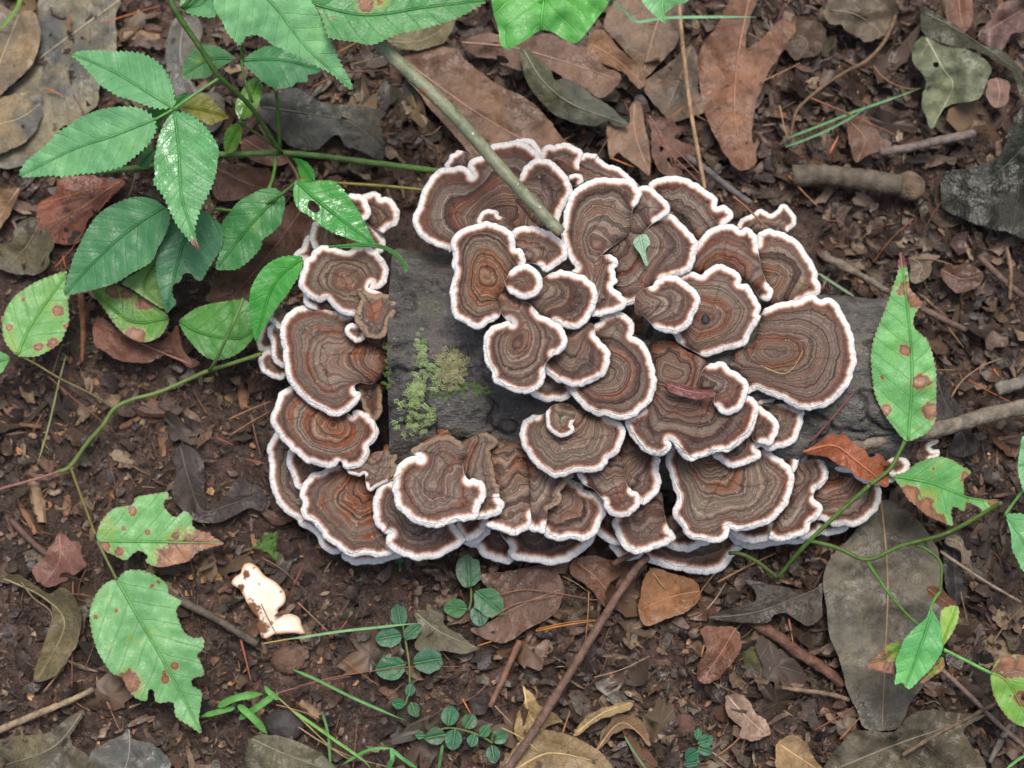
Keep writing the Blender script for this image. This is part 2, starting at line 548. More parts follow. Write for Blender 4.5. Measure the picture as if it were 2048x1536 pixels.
def mat_green_leaf():
    N = Nodes('green_leaf_blade')
    pos = N.pos()
    col = N.info('Color')
    rnd = N.m('MULTIPLY', N.info('Random'), 50.0)
    s, m_, e = N.attr('sv'), N.attr('mv'), N.attr('ev')
    spots, tip = N.attr('spots'), N.attr('tip')
    sp = N.attr('vs')
    n1 = N.noise(pos, 40, 3, 0.55, w=rnd)
    n2 = N.noise(pos, 420, 3, 0.6)
    c = N.mix(1.0, N.mix(1.0, col, (1.16, 1.09, 1.2), 'MULTIPLY'), N.ramp(n1, [(0.3, (0.72, 0.8, 0.75)), (0.5, (1, 1, 1)), (0.72, (1.28, 1.16, 1.05))]), 'MULTIPLY')
    c = N.mix(0.55, c, N.ramp(n2, [(0.3, 0.78), (0.7, 1.2)]), 'MULTIPLY')
    ph = N.m('DIVIDE', N.m('SUBTRACT', s, N.m('MULTIPLY', N.m('ABSOLUTE', m_), 0.85)), sp)
    fr = N.m('ABSOLUTE', N.m('SUBTRACT', N.m('FRACT', N.m('ADD', ph, N.m('MULTIPLY', n1, 0.7))), 0.5))
    vein = N.smooth(fr, 0.06, 0.008)
    midv = N.smooth(N.m('ABSOLUTE', m_), 0.9, 0.3)
    allv = N.m('MAXIMUM', N.m('MULTIPLY', vein, 0.6), midv)
    c = N.mix(N.m('MULTIPLY', allv, 0.34), c, N.mix(1.0, c, (0.42, 0.55, 0.42), 'MULTIPLY'))
    # netted small veins
    net = N.node('ShaderNodeTexVoronoi', out='Distance', props={'feature': 'DISTANCE_TO_EDGE'}, Vector=pos, Scale=520.0)
    # yellowing and brown disease spots
    big = N.noise(pos, 62, 3, 0.55, w=N.m('ADD', rnd, 21.0))
    lim = N.m('SUBTRACT', 0.80, N.m('MULTIPLY', spots, 0.20))
    yel = N.smooth(big, N.m('SUBTRACT', lim, 0.10), lim)
    c = N.mix(N.m('MULTIPLY', yel, 0.75), c, S(150, 168, 62))
    brn = N.smooth(big, N.m('SUBTRACT', lim, 0.015), N.m('ADD', lim, 0.02))
    c = N.mix(brn, c, N.mix(N.smooth(N.noise(pos, 300, 2), 0.4, 0.6), S(122, 66, 58), S(176, 112, 74)))
    pt = N.m('ADD', N.attr('pt'), N.m('MULTIPLY', N.m('SUBTRACT', N.noise(pos, 170, 4, 0.65), 0.5), 1.5))
    pt = N.m('MULTIPLY', pt, N.smooth(N.attr('pt'), 0.0, 0.2))
    c = N.mix(N.m('MULTIPLY', N.smooth(pt, 0.10, 0.36), 0.7), c, S(158, 166, 84))
    c = N.mix(N.smooth(pt, 0.33, 0.48, 0.0, 0.9), c, N.mix(N.smooth(pt, 0.50, 0.85), S(124, 76, 72), S(168, 112, 84)))
    small = N.noise(pos, 210, 1, w=N.m('ADD', rnd, 4.0))
    lim2 = N.m('SUBTRACT', 0.86, N.m('MULTIPLY', spots, 0.15))
    c = N.mix(N.smooth(small, N.m('SUBTRACT', lim2, 0.01), N.m('ADD', lim2, 0.02)), c, S(126, 72, 76))
    c = N.mix(N.m('MULTIPLY', N.smooth(e, 1.0, 0.1), N.m('MULTIPLY', spots, 0.55)), c, S(140, 90, 84))
    c = N.mix(N.smooth(tip, 0.35, 0.75), c, S(138, 58, 72))
    h = N.m('ADD', N.m('MULTIPLY', N.m('SUBTRACT', 1.0, allv), 0.6), N.m('MULTIPLY', N.smooth(net, 0.0, 0.12), 0.14))
    nb = N.bump(h, 0.0006, 0.7)
    nb = N.bump(N.noise(pos, 110, 2), 0.0014, 0.35, nb)
    wet = N.smooth(N.noise(pos, 38, 2, w=N.m('ADD', rnd, 30.0)), N.m('SUBTRACT', 0.86, N.m('MULTIPLY', N.attr('wet'), 0.40)), N.m('SUBTRACT', 0.94, N.m('MULTIPLY', N.attr('wet'), 0.40)))
    rough = N.smooth(wet, 0.0, 0.6, 0.40, 0.11)
    return N.bsdf(c, rough, nb, 0.5, translucent=0.22, trans_color=N.mix(1.0, c, (1.1, 1.25, 0.6), 'MULTIPLY'))


def mat_soil():
    N = Nodes('soil')
    pos = N.pos()
    n1 = N.noise(pos, 26, 5, 0.65)
    n2 = N.noise(pos, 260, 5, 0.7)
    n3 = N.noise(pos, 1300, 3, 0.6)
    c = N.ramp(n1, [(0.3, S(62, 50, 44)), (0.5, S(98, 77, 66)), (0.7, S(132, 104, 90))])
    c = N.mix(0.9, c, N.ramp(n2, [(0.28, 0.35), (0.5, 0.9), (0.75, 1.4)]), 'MULTIPLY')
    c = N.mix(0.6, c, N.ramp(n3, [(0.3, 0.5), (0.7, 1.35)]), 'MULTIPLY')
    vo = N.node('ShaderNodeTexVoronoi', out='Color', Vector=pos, Scale=420.0)
    c = N.mix(0.5, c, N.ramp(vo, [(0.1, 0.45), (0.5, 1.0), (0.9, 1.5)]), 'MULTIPLY')
    nb = N.bump(n2, 0.006, 1.0)
    nb = N.bump(n3, 0.0014, 1.0, nb)
    rough = N.smooth(N.noise(pos, 90, 3), 0.38, 0.6, 0.16, 0.7)
    return N.bsdf(c, rough, nb, 0.6)


def mat_litter():
    N = Nodes('litter')
    pos = N.pos()
    c = N.attr('col', 'Color')
    n2 = N.noise(pos, 330, 4, 0.65)
    c = N.mix(0.9, c, N.ramp(n2, [(0.28, 0.42), (0.5, 0.95), (0.75, 1.35)]), 'MULTIPLY')
    nb = N.bump(n2, 0.0012, 0.9)
    rough = N.smooth(N.noise(pos, 75, 3), 0.38, 0.62, 0.17, 0.7)
    return N.bsdf(c, rough, nb, 0.5)


def mat_bark():
    N = Nodes('log_bark')
    pos = N.pos()
    n1 = N.noise(pos, 22, 5, 0.6)
    n2 = N.noise(N.node('ShaderNodeMapping', Vector=pos, Scale=(0.55, 1.0, 1.0)), 150, 5, 0.7)
    n3 = N.noise(pos, 900, 3, 0.6)
    c = N.ramp(n1, [(0.3, S(66, 64, 62)), (0.5, S(101, 98, 94)), (0.7, S(130, 126, 118))])
    c = N.mix(0.85, c, N.ramp(n2, [(0.3, 0.25), (0.45, 0.8), (0.7, 1.4)]), 'MULTIPLY')
    c = N.mix(0.6, c, N.ramp(n3, [(0.3, 0.5), (0.7, 1.3)]), 'MULTIPLY')
    alg = N.m('MULTIPLY', N.smooth(N.noise(pos, 48, 4, 0.6), 0.52, 0.68), 0.5)
    c = N.mix(alg, c, S(84, 92, 62))
    red = N.m('MULTIPLY', N.smooth(N.noise(pos, 35, 2), 0.55, 0.7), 0.3)
    c = N.mix(red, c, S(92, 70, 62))
    speck = N.smooth(N.noise(pos, 700, 1), 0.72, 0.75)
    c = N.mix(N.m('MULTIPLY', speck, 0.6), c, S(170, 165, 150))
    nb = N.bump(n2, 0.004, 0.9)
    nb = N.bump(n3, 0.0008, 0.8, nb)
    return N.bsdf(c, 0.62, nb, 0.4)


M_CAP = mat_cap()
M_PORE = mat_simple('bracket_pores', S(205, 198, 188), S(238, 234, 226), 500, 0.8)
M_BASE = mat_simple('bracket_base', S(96, 62, 42), S(150, 104, 72), 260, 0.75)
M_DEAD = mat_dead_leaf()
M_GREEN = mat_green_leaf()
M_SOIL = mat_soil()
M_LITTER = mat_litter()
M_BARK = mat_bark()
M_WOOD = mat_simple('twig_bark', (0.55, 0.53, 0.5), (1.35, 1.3, 1.25), 240, 0.6, 0.0012, objcol=True)
M_STEM = mat_simple('plant_stem', (0.75, 0.75, 0.7), (1.25, 1.2, 1.1), 200, 0.5, 0.0004, objcol=True)
M_MOSS = mat_simple('moss_frond', (0.6, 0.65, 0.5), (1.4, 1.35, 1.2), 300, 0.7, 0.0003, objcol=True)
def mat_flesh():
    N = Nodes('pale_underside')
    pos = N.pos()
    n = N.noise(pos, 70, 4, 0.6)
    c = N.ramp(n, [(0.3, S(226, 196, 166)), (0.5, S(244, 226, 208)), (0.7, S(250, 240, 228))])
    c = N.mix(N.smooth(N.attr('ev'), 1.6, 0.1), c, S(214, 178, 146))
    c = N.mix(N.m('MULTIPLY', N.smooth(N.noise(pos, 330, 3, 0.6), 0.62, 0.70), 0.8), c, S(120, 86, 60))
    dirt = N.m('ADD', N.attr('pt'), N.m('MULTIPLY', N.m('SUBTRACT', N.noise(pos, 300, 4, 0.7), 0.5), 1.4))
    c = N.mix(N.smooth(dirt, 0.35, 0.6), c, S(112, 78, 52))
    return N.bsdf(c, 0.8, N.bump(N.noise(pos, 900, 3), 0.0006, 0.8), 0.3)


def mat_pole():
    N = Nodes('pole_bark')
    pos = N.pos()
    n = N.noise(pos, 60, 4, 0.6)
    c = N.ramp(n, [(0.3, S(96, 106, 76)), (0.5, S(124, 130, 102)), (0.7, S(146, 146, 122))])
    c = N.mix(N.smooth(N.noise(pos, 42, 2), 0.62, 0.68), c, S(150, 116, 76))
    c = N.mix(N.smooth(N.noise(pos, 520, 1), 0.70, 0.74), c, S(186, 186, 170))
    c = N.mix(0.6, c, N.ramp(N.noise(pos, 300, 4), [(0.3, 0.6), (0.7, 1.25)]), 'MULTIPLY')
    return N.bsdf(c, 0.5, N.bump(N.noise(pos, 260, 4), 0.0012, 0.7), 0.45)


M_FLESH, M_POLE = mat_flesh(), mat_pole()
M_STONE = mat_simple('dark_stone', S(44, 42, 42), S(72, 66, 64), 120, 0.6, 0.001)
# ------------------------------------------------------------------ ground
def axis(half, fine, far):
    a = np.arange(-half, half + fine / 2, fine)
    o, x, st = [], half, fine
    while x < far:
        st *= 1.35
        x += st
        o.append(x)
    o = np.array(o)
    return np.concatenate((-o[::-1], a, o))


gx, gy = axis(0.30, 0.0012, 4.0), axis(0.25, 0.0012, 4.0)
GX, GY = np.meshgrid(gx, gy, indexing='ij')
GZ = ground_z(GX, GY)
near = (np.abs(GX) < 0.4) & (np.abs(GY) < 0.35)
GZ = GZ + np.where(near, 0.0017 * fbm(GX * 170, GY * 170, 21, 3) + 0.0013 * np.maximum(0, vnoise(GX * 300, GY * 300, 31)), 0)
nx, ny = GX.shape
ii, jj = np.meshgrid(np.arange(nx - 1), np.arange(ny - 1), indexing='ij')
quads = np.stack((ii * ny + jj, (ii + 1) * ny + jj, (ii + 1) * ny + jj + 1, ii * ny + jj + 1), -1).reshape(-1, 4)
ground = link('ground', make_mesh('ground', np.stack((GX, GY, GZ), -1).reshape(-1, 3), quads, M_SOIL))
tag(ground, 'dark damp forest soil with crumbs of wood and leaves', 'ground', kind='structure')

# ------------------------------------------------------------------ the fallen log
LOG_R, LOG_Z = 0.054, 0.012
LOG_X0 = float(unproject(777, 690, 0.06)[0])
LOG_X1 = float(unproject(1815, 780, 0.04)[0])
LOG_YA = float(unproject(777, 676, 0.064)[1])
LOG_YB = float(unproject(1850, 755, 0.05)[1])


def log_axis_y(x):
    return LOG_YA + (LOG_YB - LOG_YA) * (x - LOG_X0) / (LOG_X1 - LOG_X0)


def log_radius(x):
    return LOG_R * (1 - 0.22 * np.clip((x - LOG_X0) / (LOG_X1 - LOG_X0), 0, 1))


def log_top(x, y):
    r = log_radius(x)
    return LOG_Z + np.sqrt(np.maximum(r * r - (y - log_axis_y(x)) ** 2, 0))


lx = np.linspace(LOG_X0, LOG_X1, 420)
th = np.linspace(0, 2 * math.pi, 300, endpoint=False)
LX, TH = np.meshgrid(lx, th, indexing='ij')
arc = TH * LOG_R
plate = fbm(LX * 55, arc * 95, 5, 4)
crack = np.abs(fbm(LX * 42 + 3, arc * 75, 15, 3))
rr = log_radius(LX) + 0.0018 * fbm(LX * 18, np.cos(TH) * 2 + np.sin(TH), 8, 2) + 0.0024 * plate - 0.0036 * np.exp(-(crack / 0.07) ** 2) + 0.0008 * fbm(LX * 260, arc * 300, 25, 3)
LV = np.stack((LX, log_axis_y(LX) + rr * np.cos(TH), LOG_Z + rr * np.sin(TH)), -1)
n1_, n2_ = LX.shape
i, j = np.meshgrid(np.arange(n1_ - 1), np.arange(n2_), indexing='ij')
lq = np.stack((i * n2_ + j, i * n2_ + (j + 1) % n2_, (i + 1) * n2_ + (j + 1) % n2_, (i + 1) * n2_ + j), -1).reshape(-1, 4)
log = thing('log', 'dark fallen log lying on the soil, covered in bracket mushrooms', 'log', (LOG_X0, LOG_YA, 0))
off = np.array((LOG_X0, LOG_YA, 0))
link('bark', make_mesh('bark', LV.reshape(-1, 3) - off, lq[:, ::-1], M_BARK), log)
for end, sgn in ((0, -1), (n1_ - 1, 1)):
    rings = [LV[end]]
    cen = np.array((LX[end, 0], log_axis_y(LX[end, 0]), LOG_Z))
    for k in range(1, 8):
        f = 1 - k / 8
        p = cen + (LV[end] - cen) * f
        p[:, 0] += sgn * 0.002 * fbm(p[:, 1] * 120, p[:, 2] * 120, 6, 3) - sgn * 0.0005 * k
        rings.append(p)
    EV = np.vstack(rings + [cen[None] - np.array((sgn * 0.004, 0, 0))])
    ef = []
    for k in range(7):
        for q in range(n2_):
            ef.append((k * n2_ + q, k * n2_ + (q + 1) % n2_, (k + 1) * n2_ + (q + 1) % n2_, (k + 1) * n2_ + q))
    for q in range(n2_):
        ef.append((7 * n2_ + q, 7 * n2_ + (q + 1) % n2_, len(EV) - 1))
    link('cut_end', make_mesh('cut_end', EV - off, ef, mat_simple('end_grain', S(70, 52, 42), S(112, 86, 66), 90, 0.8, 0.002)), log)


# ------------------------------------------------------------------ bracket mushrooms
CAPS = {}
CAP_N = [0]


def cap(label, segs, hub, z, red=0.25, rw=1.0, dome=1.6, drop=0.0, group=None, ruffle=1.0, hubz=None):
    """one bracket: outline made of free (f: white edge), old (b: brown edge) and attached (a) stretches"""
    CAP_N[0] += 1
    seed = CAP_N[0]
    ctrl = np.concatenate([p for _, p in segs])
    flag = np.concatenate([[k] * len(p) for k, p in segs])
    keep = np.concatenate(([True], np.hypot(*(ctrl[1:] - ctrl[:-1]).T) > 0.5))
    ctrl, flag = ctrl[keep], flag[keep]
    sm, idx = catmull(ctrl, True, 8)
    m = len(ctrl)
    fl = np.array([flag[k] if flag[k] == flag[(k + 1) % m] else ('a' if 'a' in (flag[k], flag[(k + 1) % m]) else 'f') for k in idx])
    R, s, rf = resample(sm, 2.6, True, fl)
    tang = np.roll(R, -1, 0) - np.roll(R, 1, 0)
    tang /= np.hypot(*tang.T)[:, None] + 1e-9
    nor = np.stack((tang[:, 1], -tang[:, 0]), -1)
    amp = np.where(rf == 'f', 1.0, np.where(rf == 'b', 1.3, 0.2))
    off = amp * (1.7 * vnoise(s / 9.5, seed * 3.1, 2) + 0.8 * vnoise(s / 4.2, seed * 1.7, 4))
    R = R + nor * off[:, None]
    V, T = fill(R, 4.0)
    nb = len(R)
    B = np.roll(R, -1, 0)
    fr = np.isin(rf, ('f', 'b'))
    if not fr.any():
        fr[:] = True
    A_, B_, kind_, s_ = R[fr], B[fr], rf[fr], s[fr]
    d, i, tpar, _ = seg_dist(V, A_, B_)
    hub = np.asarray(hub, float)
    if len(hub) == 1:
        a = np.hypot(*(V - hub[0]).T)
    else:
        a = seg_dist(V, hub[:-1], hub[1:])[0]
    dm, am = d * MM, a * MM
    t = am / (am + dm + 1e-6)
    ed = np.unique(np.sort(np.concatenate((T[:, (0, 1)], T[:, (1, 2)], T[:, (2, 0)])), 1), axis=0)
    deg = np.bincount(ed.ravel(), minlength=len(V)).astype(float)
    fixed = d < 1.0
    t0 = t.copy()
    for _ in range(45):                                # round off the creases of the ring pattern
        acc = np.bincount(ed[:, 0], t[ed[:, 1]], len(V)) + np.bincount(ed[:, 1], t[ed[:, 0]], len(V))
        t = np.where(fixed | (deg == 0), t0, acc / np.maximum(deg, 1))
    u = (s_[i] + tpar * 2.6) * MM
    rim = (kind_[i] == 'f').astype(float)
    size = math.sqrt(max(np.ptp(R[:, 0]) * np.ptp(R[:, 1]), 1)) * MM      # mm
    k = min(size / 45, 1.3)
    zz = z + dome * k * (1 - t ** 2.2) - drop * t
    zz = zz + ruffle * k * (1.5 * fbm(V[:, 0] / 52, V[:, 1] / 52, seed, 2) + 0.5 * vnoise(V[:, 0] / 19, V[:, 1] / 19, seed + 40)) * (0.35 + 0.65 * t)
    zz = zz + 0.32 * vnoise(t * 15 + seed * 9.7, 0.0, seed) * np.clip(dm / 4, 0, 1)
    zz = zz + 0.30 * vnoise(u / 1.5, seed, 3) * np.exp(-dm / 2.5)
    zz = zz - 1.35 * np.exp(-(dm / 1.1)) * np.where(rim > 0, 1, 0.4)
    att = rf == 'a'
    if att.any():                                      # where it joins its neighbour it dips into it
        da = seg_dist(V, R[att], B[att])[0] * MM
        zz = zz - 3.2 * np.exp(-da / 2.2) * np.clip(dm / 6, 0, 1)
    if hubz is not None:
        zz = zz + hubz * np.exp(-(am / 9.0) ** 2)
    top = unproject(V[:, 0], V[:, 1], zz / 1000)
    ring = np.arange(nb)
    thick = 1.1 + 1.7 * (1 - np.exp(-dm / 4))
    bot = top.copy()
    bot[:, 2] -= thick / 1000
    cxy = top[:, :2].mean(0)
    # side wall, bulging a little
    inner = bot[ring].copy()
    mid = (top[ring] + inner) / 2
    nr = np.arange(nb)
    nxt = (nr + 1) % nb
    n0 = len(V)
    allv = np.vstack((top, mid, inner))
    # outward bulge in the plane
    w3 = np.roll(top[ring], -1, 0) - np.roll(top[ring], 1, 0)
    on = np.stack((w3[:, 1], -w3[:, 0]), -1)
    on /= np.linalg.norm(on, axis=1)[:, None] + 1e-12
    if np.sum((top[ring, :2] - cxy) * on) < 0:
        on = -on
    allv[n0:n0 + nb, :2] += on * 0.00045
    w = []
    up_first = []
    for p, q in ((ring, n0 + nr), (n0 + nr, n0 + nb + nr)):
        pn, qn = p[nxt], q[nxt]
        w.append(np.stack((p, pn, qn), -1)); w.append(np.stack((p, qn, q), -1))
    wall = np.concatenate(w)
    tri = allv[wall]
    fn = np.cross(tri[:, 1] - tri[:, 0], tri[:, 2] - tri[:, 0])
    wc = tri.mean(1)[:, :2]
    oo = np.tile(on, (4, 1))
    if np.sum(fn[:, :2] * oo) < 0:
        wall = wall[:, ::-1]
    full = np.concatenate((T, wall))
    tri = allv[full]
    fn = np.cross(tri[:, 1] - tri[:, 0], tri[:, 2] - tri[:, 0])
    vn = np.zeros_like(allv)
    for q in range(3):
        np.add.at(vn, full[:, q], fn)
    vn /= np.linalg.norm(vn, axis=1)[:, None] + 1e-12
    ext = lambda x: np.concatenate((x, x[ring], x[ring]))
    at = {'t': ext(t), 'd': ext(dm), 'u': ext(u), 'rim': ext(rim)}
    at['d'][n0:] = 0.0
    at['seed'] = np.full(len(allv), (seed * 0.61803) % 1.0)
    at['red'] = np.full(len(allv), red)
    at['rw'] = np.full(len(allv), rw)
    at['sz'] = np.full(len(allv), min(max(size, 14) * 0.72, 46))
    hp = hub.mean(0)
    base = unproject(hp[0], hp[1], (z - 1.0) / 1000)
    top_o = thing('bracket_mushroom', label, 'mushroom', tuple(base), group)
    rimf = (dm[T].mean(1) < 3.0 * rw) & (rim[T].mean(1) > 0.5)
    for name, F_ in (('cap', T[~rimf]), ('margin', np.concatenate((T[rimf], wall)))):
        if not len(F_):
            continue
        us, nf = sub(allv, F_)
        link(name, make_mesh(name, allv[us] - base, nf, M_CAP, {k_: v_[us] for k_, v_ in at.items()}, vn[us]), top_o)
    pore = bot.copy()
    link('pore_surface', make_mesh('pore_surface', pore - base, T[:, ::-1], M_PORE), top_o)
    # the foot by which it grows on the wood
    nh = np.hypot(*(V - hp).T).argsort()[:12]
    h3 = np.array(unproject(hp[0], hp[1], (min(zz[nh].min(), z) - 4.5) / 1000)) - np.array((0, 0, min(0.004, size * 0.00006)))
    ax = np.clip(h3[0], LOG_X0 + 0.006, LOG_X1 - 0.006)
    core = np.array((ax, log_axis_y(ax), LOG_Z))
    dirv = core - h3
    L = np.linalg.norm(dirv)
    reach = max(L - float(log_radius(ax)) + 0.004, 0.004)
    e3 = h3 + dirv / max(L, 1e-6) * reach
    pth = h3 + (e3 - h3) * np.linspace(0, 1, 6)[:, None]
    rad = np.interp(np.linspace(0, 1, 6), (0, 0.4, 1), (min(0.006, size * 0.00009), min(0.004, size * 0.00007), min(0.0055, size * 0.00009)))
    fv, ft = tube(pth, rad, 10, 0.25, seed)
    link('base', make_mesh('base', fv - base, ft, M_BASE), top_o)
    CAPS[seed] = top_o
    return top_o


def f(*p): return ('f', np.concatenate(p) if len(p) > 1 else p[0])
def b(*p): return ('b', np.concatenate(p) if len(p) > 1 else p[0])
def a(*p): return ('a', np.concatenate(p) if len(p) > 1 else p[0])


# --- behind the log's back edge
cap('small bracket cap peeping out behind the large cap under the green pole', [f(Z1(1605,350, 1625,280, 1665,235, 1710,212)), a(Z1(1800,230, 1860,260, 1760,340))], Z1(1800,330), 55, rw=.8)
cap('narrow white double rim showing behind the big cap at the log back', [f(Z2(540,130, 600,115, 680,130, 730,190, 745,240)), a(Z2(740,290, 600,250))], Z2(600,400), 57)
cap('short two-lobed bracket cap wedged behind the large top caps', [f(Z2(745,265, 760,200, 800,165, 855,178, 890,155, 980,160, 1050,190, 1085,220, 1080,280, 1060,320)), a(Z2(1060,420, 950,480, 850,330, 800,290))], Z2(900,480), 58)
cap('mottled bracket cap with ragged rim behind the pleated fan-shaped cap', [f(Z2(1085,260, 1130,235, 1200,250, 1240,290, 1300,330, 1340,330, 1420,380, 1470,420, 1510,460)), a(Z2(1560,560, 1300,600, 1080,520, 1050,400))], Z2(1100,560), 60, rw=.8)
cap('tiny pale frill caught between the two big caps at the back', [f(Z2(985,420, 1020,400, 1070,410, 1085,440, 1080,470)), a(Z2(1000,490, 985,450))], Z2(1020,520), 65, rw=.7)
cap('largest brown bracket cap at the back, crossed by the green pole', [f(Z1(1640,1030, 1560,1000, 1450,950, 1380,890, 1340,800, 1345,740, 1385,640, 1410,560, 1450,480, 1500,410, 1560,365, 1650,350, 1730,335, 1790,370, 1825,420), Z2(150,345, 170,290, 260,250, 310,195, 345,158, 400,150, 480,145, 560,130, 640,165, 700,215, 740,270)), a(Z2(800,500, 900,700, 850,900, 500,950, 200,900, 0,1030))], Z2(420,740), 64, red=.6)
cap('half-round lobe overlapping the largest cap, right of the green pole', [f(Z2(585,420, 610,350, 680,290, 780,280, 870,325, 940,400, 985,480, 1000,550, 960,620, 920,690, 890,780, 900,840)), a(Z2(860,900, 700,800, 560,640, 545,520))], Z2(430,740), 69, red=.45)
cap('small curled bracket lying on the largest cap beside the rosette', [f(Z2(235,800, 235,760, 260,710, 320,692, 380,710, 400,745)), a(Z2(460,770, 540,830, 500,890, 380,850, 280,830))], Z2(420,830), 76, rw=.7, red=.6)

# --- right rear
cap('brown bracket cap with a small ear lobe at the back right', [f(Z3(0,290, 40,245, 110,225, 230,220, 320,245, 400,290, 480,340, 540,390, 552,430, 542,462, 565,470, 610,455, 660,490, 675,530, 650,580, 620,600)), a(Z3(560,640, 460,680, 390,720, 300,560, 160,470, 60,360))], Z3(150,800), 57)
cap('little three-lobed bracket crossed by a two-tone needle', [f(Z3(722,630, 735,580, 780,550, 860,510, 920,485, 970,530, 1010,520, 1080,455, 1120,465, 1170,510, 1190,600, 1145,640)), a(Z3(1100,670, 900,680, 780,650))], Z3(900,820), 40, rw=.75)
cap('reddish brown bracket cap right of the dark purple cap, back right', [f(Z3(875,770, 890,700, 920,660, 980,645, 1090,680, 1170,720, 1240,790, 1290,860, 1340,940, 1375,1030, 1362,1062, 1390,1110, 1380,1170, 1300,1210, 1220,1245)), a(Z3(1100,1260, 1000,1260, 940,1200, 960,1100, 880,900))], Z3(920,1100), 53, red=.4)
cap('dark purplish bracket cap with a split rim, back right', [f(Z3(335,850, 390,760, 440,700, 510,640, 600,610, 680,610, 735,660, 790,640, 850,680, 880,730, 880,800)), a(Z3(890,870, 905,950, 930,1030, 955,1090)), f(Z3(975,1105, 1000,1150, 990,1200, 950,1230)), a(Z3(900,1200, 850,1120, 740,1030, 600,980, 480,1010, 330,980))], Z3(560,1060), 60, red=1.1)
cap('large round bracket cap with hexagon-like rings at the right end', [f(Z6(940,80, 1000,45, 1080,25, 1150,10, 1220,5, 1290,-38, 1350,-35, 1400,-5, 1470,-15, 1530,20, 1560,80, 1600,150, 1640,220, 1660,300, 1670,390, 1680,450, 1690,510, 1660,590, 1640,660, 1600,730, 1540,790, 1480,840, 1400,880, 1300,895, 1220,890, 1150,850, 1060,800, 980,770, 920,745, 860,735, 800,760)), a(Z6(810,700, 780,640, 690,560, 650,530, 690,480, 720,410, 790,390, 860,340, 890,250, 910,150))], Z6(1010,450), 63, red=.4)
cap('bracket cap with a dark hollow and two-lobed rim', [f(Z3(230,1030, 270,1012, 340,998, 420,1028, 470,980, 580,935, 650,970, 720,1010, 745,1070, 725,1098, 790,1100, 840,1160, 870,1220, 900,1290, 888,1350), Z6(905,130, 870,200, 830,260, 800,330, 760,370, 680,395, 600,410, 530,440, 450,460)), a(Z6(380,420, 250,350)), f(Z6(238,348, 205,290)), a(Z6(150,200, 120,0, 140,-120))], Z6(420,190), 68, red=.55)
cap('wide bracket cap holding a pale green leaf scrap', [f(Z2(1745,735, 1790,730, 1850,760, 1920,830, 1990,910, 2030,970, 2010,1060, 2000,1120, 1960,1190, 1880,1230, 1790,1252, 1740,1262)), a(Z2(1700,1290, 1610,1340, 1545,1425)), f(Z2(1530,1442, 1480,1470, 1440,1462)), a(Z2(1390,1380, 1370,1290, 1360,1150, 1320,1070, 1230,1050, 1400,920, 1450,850, 1480,720, 1600,740))], Z2(1300,1030), 71)
cap('round ear lobe growing beside the pleated fan-shaped cap', [f(Z2(1530,545, 1550,515, 1590,500, 1650,520, 1700,560, 1760,610, 1790,660, 1790,710, 1750,750, 1695,780)), a(Z2(1640,810, 1560,880, 1480,850, 1490,690))], Z2(1340,1010), 76, rw=.9)
cap('tall pleated fan-shaped cap with narrow neck and outer edge curling down', [f(Z5(1160,322, 1250,325, 1350,300, 1420,270, 1442,205, 1400,160, 1345,115, 1335,85, 1365,45, 1350,5), Z2(1345,1175, 1372,1130, 1355,1085, 1310,1062)), a(Z2(1250,1070, 1230,1060, 1370,950, 1450,880, 1475,780, 1490,690)), f(Z2(1520,650, 1555,600, 1560,560, 1520,490, 1470,450, 1400,440, 1330,440, 1250,430, 1160,450, 1090,480, 1030,520, 980,590, 950,680, 930,780, 920,880, 930,960, 960,1050, 990,1110, 1030,1170)), a(Z2(1000,1210, 1090,1330, 1150,1450))], Z2(1210,1050), 80, dome=-2.5)
cap('half-moon bracket with olive centre on an orange stub', [f(Z5(1660,90, 1700,40, 1780,12, 1850,15, 1930,60, 1990,110, 2040,190, 2030,270, 1990,340, 1960,400, 1920,440, 1860,470, 1780,465, 1690,440)), a(Z5(1660,400, 1600,330, 1540,300, 1520,230, 1530,170, 1580,120))], Z5(1560,270), 82)

# --- middle of the log
cap('bracket with spiral bands and dark centre, front of the rosette', [f(Z5(1190,410, 1230,380, 1245,340, 1300,320, 1370,300, 1440,330, 1500,390, 1502,470, 1490,500, 1540,520, 1590,570, 1640,650, 1660,750, 1690,850, 1680,930, 1650,1020, 1580,1090, 1510,1150, 1430,1180, 1360,1170, 1290,1150, 1190,1140, 1100,1085, 1040,1030, 995,960, 1000,930)), a(Z5(1020,890, 1150,860, 1290,760, 1290,640, 1200,500))], Z5(1220,850), 73)
cap('small dark bracket tucked under two grey caps on the bark', [f(Z5(665,960, 710,1000, 780,1035, 850,1030, 920,1025, 970,1000, 1005,930, 1000,910)), a(Z5(900,860, 780,800, 720,900))], Z5(830,800), 68)
cap('grey-banded bracket between the notched cap and the spiral cap', [f(Z5(1190,490, 1230,540, 1280,590, 1305,640, 1300,720, 1280,790, 1240,830, 1180,870, 1100,900, 1000,905, 920,880, 850,850, 790,800, 770,770)), a(Z5(770,720, 850,640, 950,560, 960,520, 1000,440, 1100,400, 1160,400, 1180,440))], Z5(1060,470), 79)
cap('bracket with dull spotted centre behind the small spiral lobe', [f(Z2(830,1215, 900,1195, 970,1205, 1050,1230), Z5(1105,15, 1170,70, 1205,150, 1195,230, 1160,310, 1120,370, 1060,420, 990,440, 920,420, 870,390)), a(Z5(800,350, 740,330, 680,270, 620,220, 600,180, 680,110), Z2(780,1250))], Z5(760,120), 84)
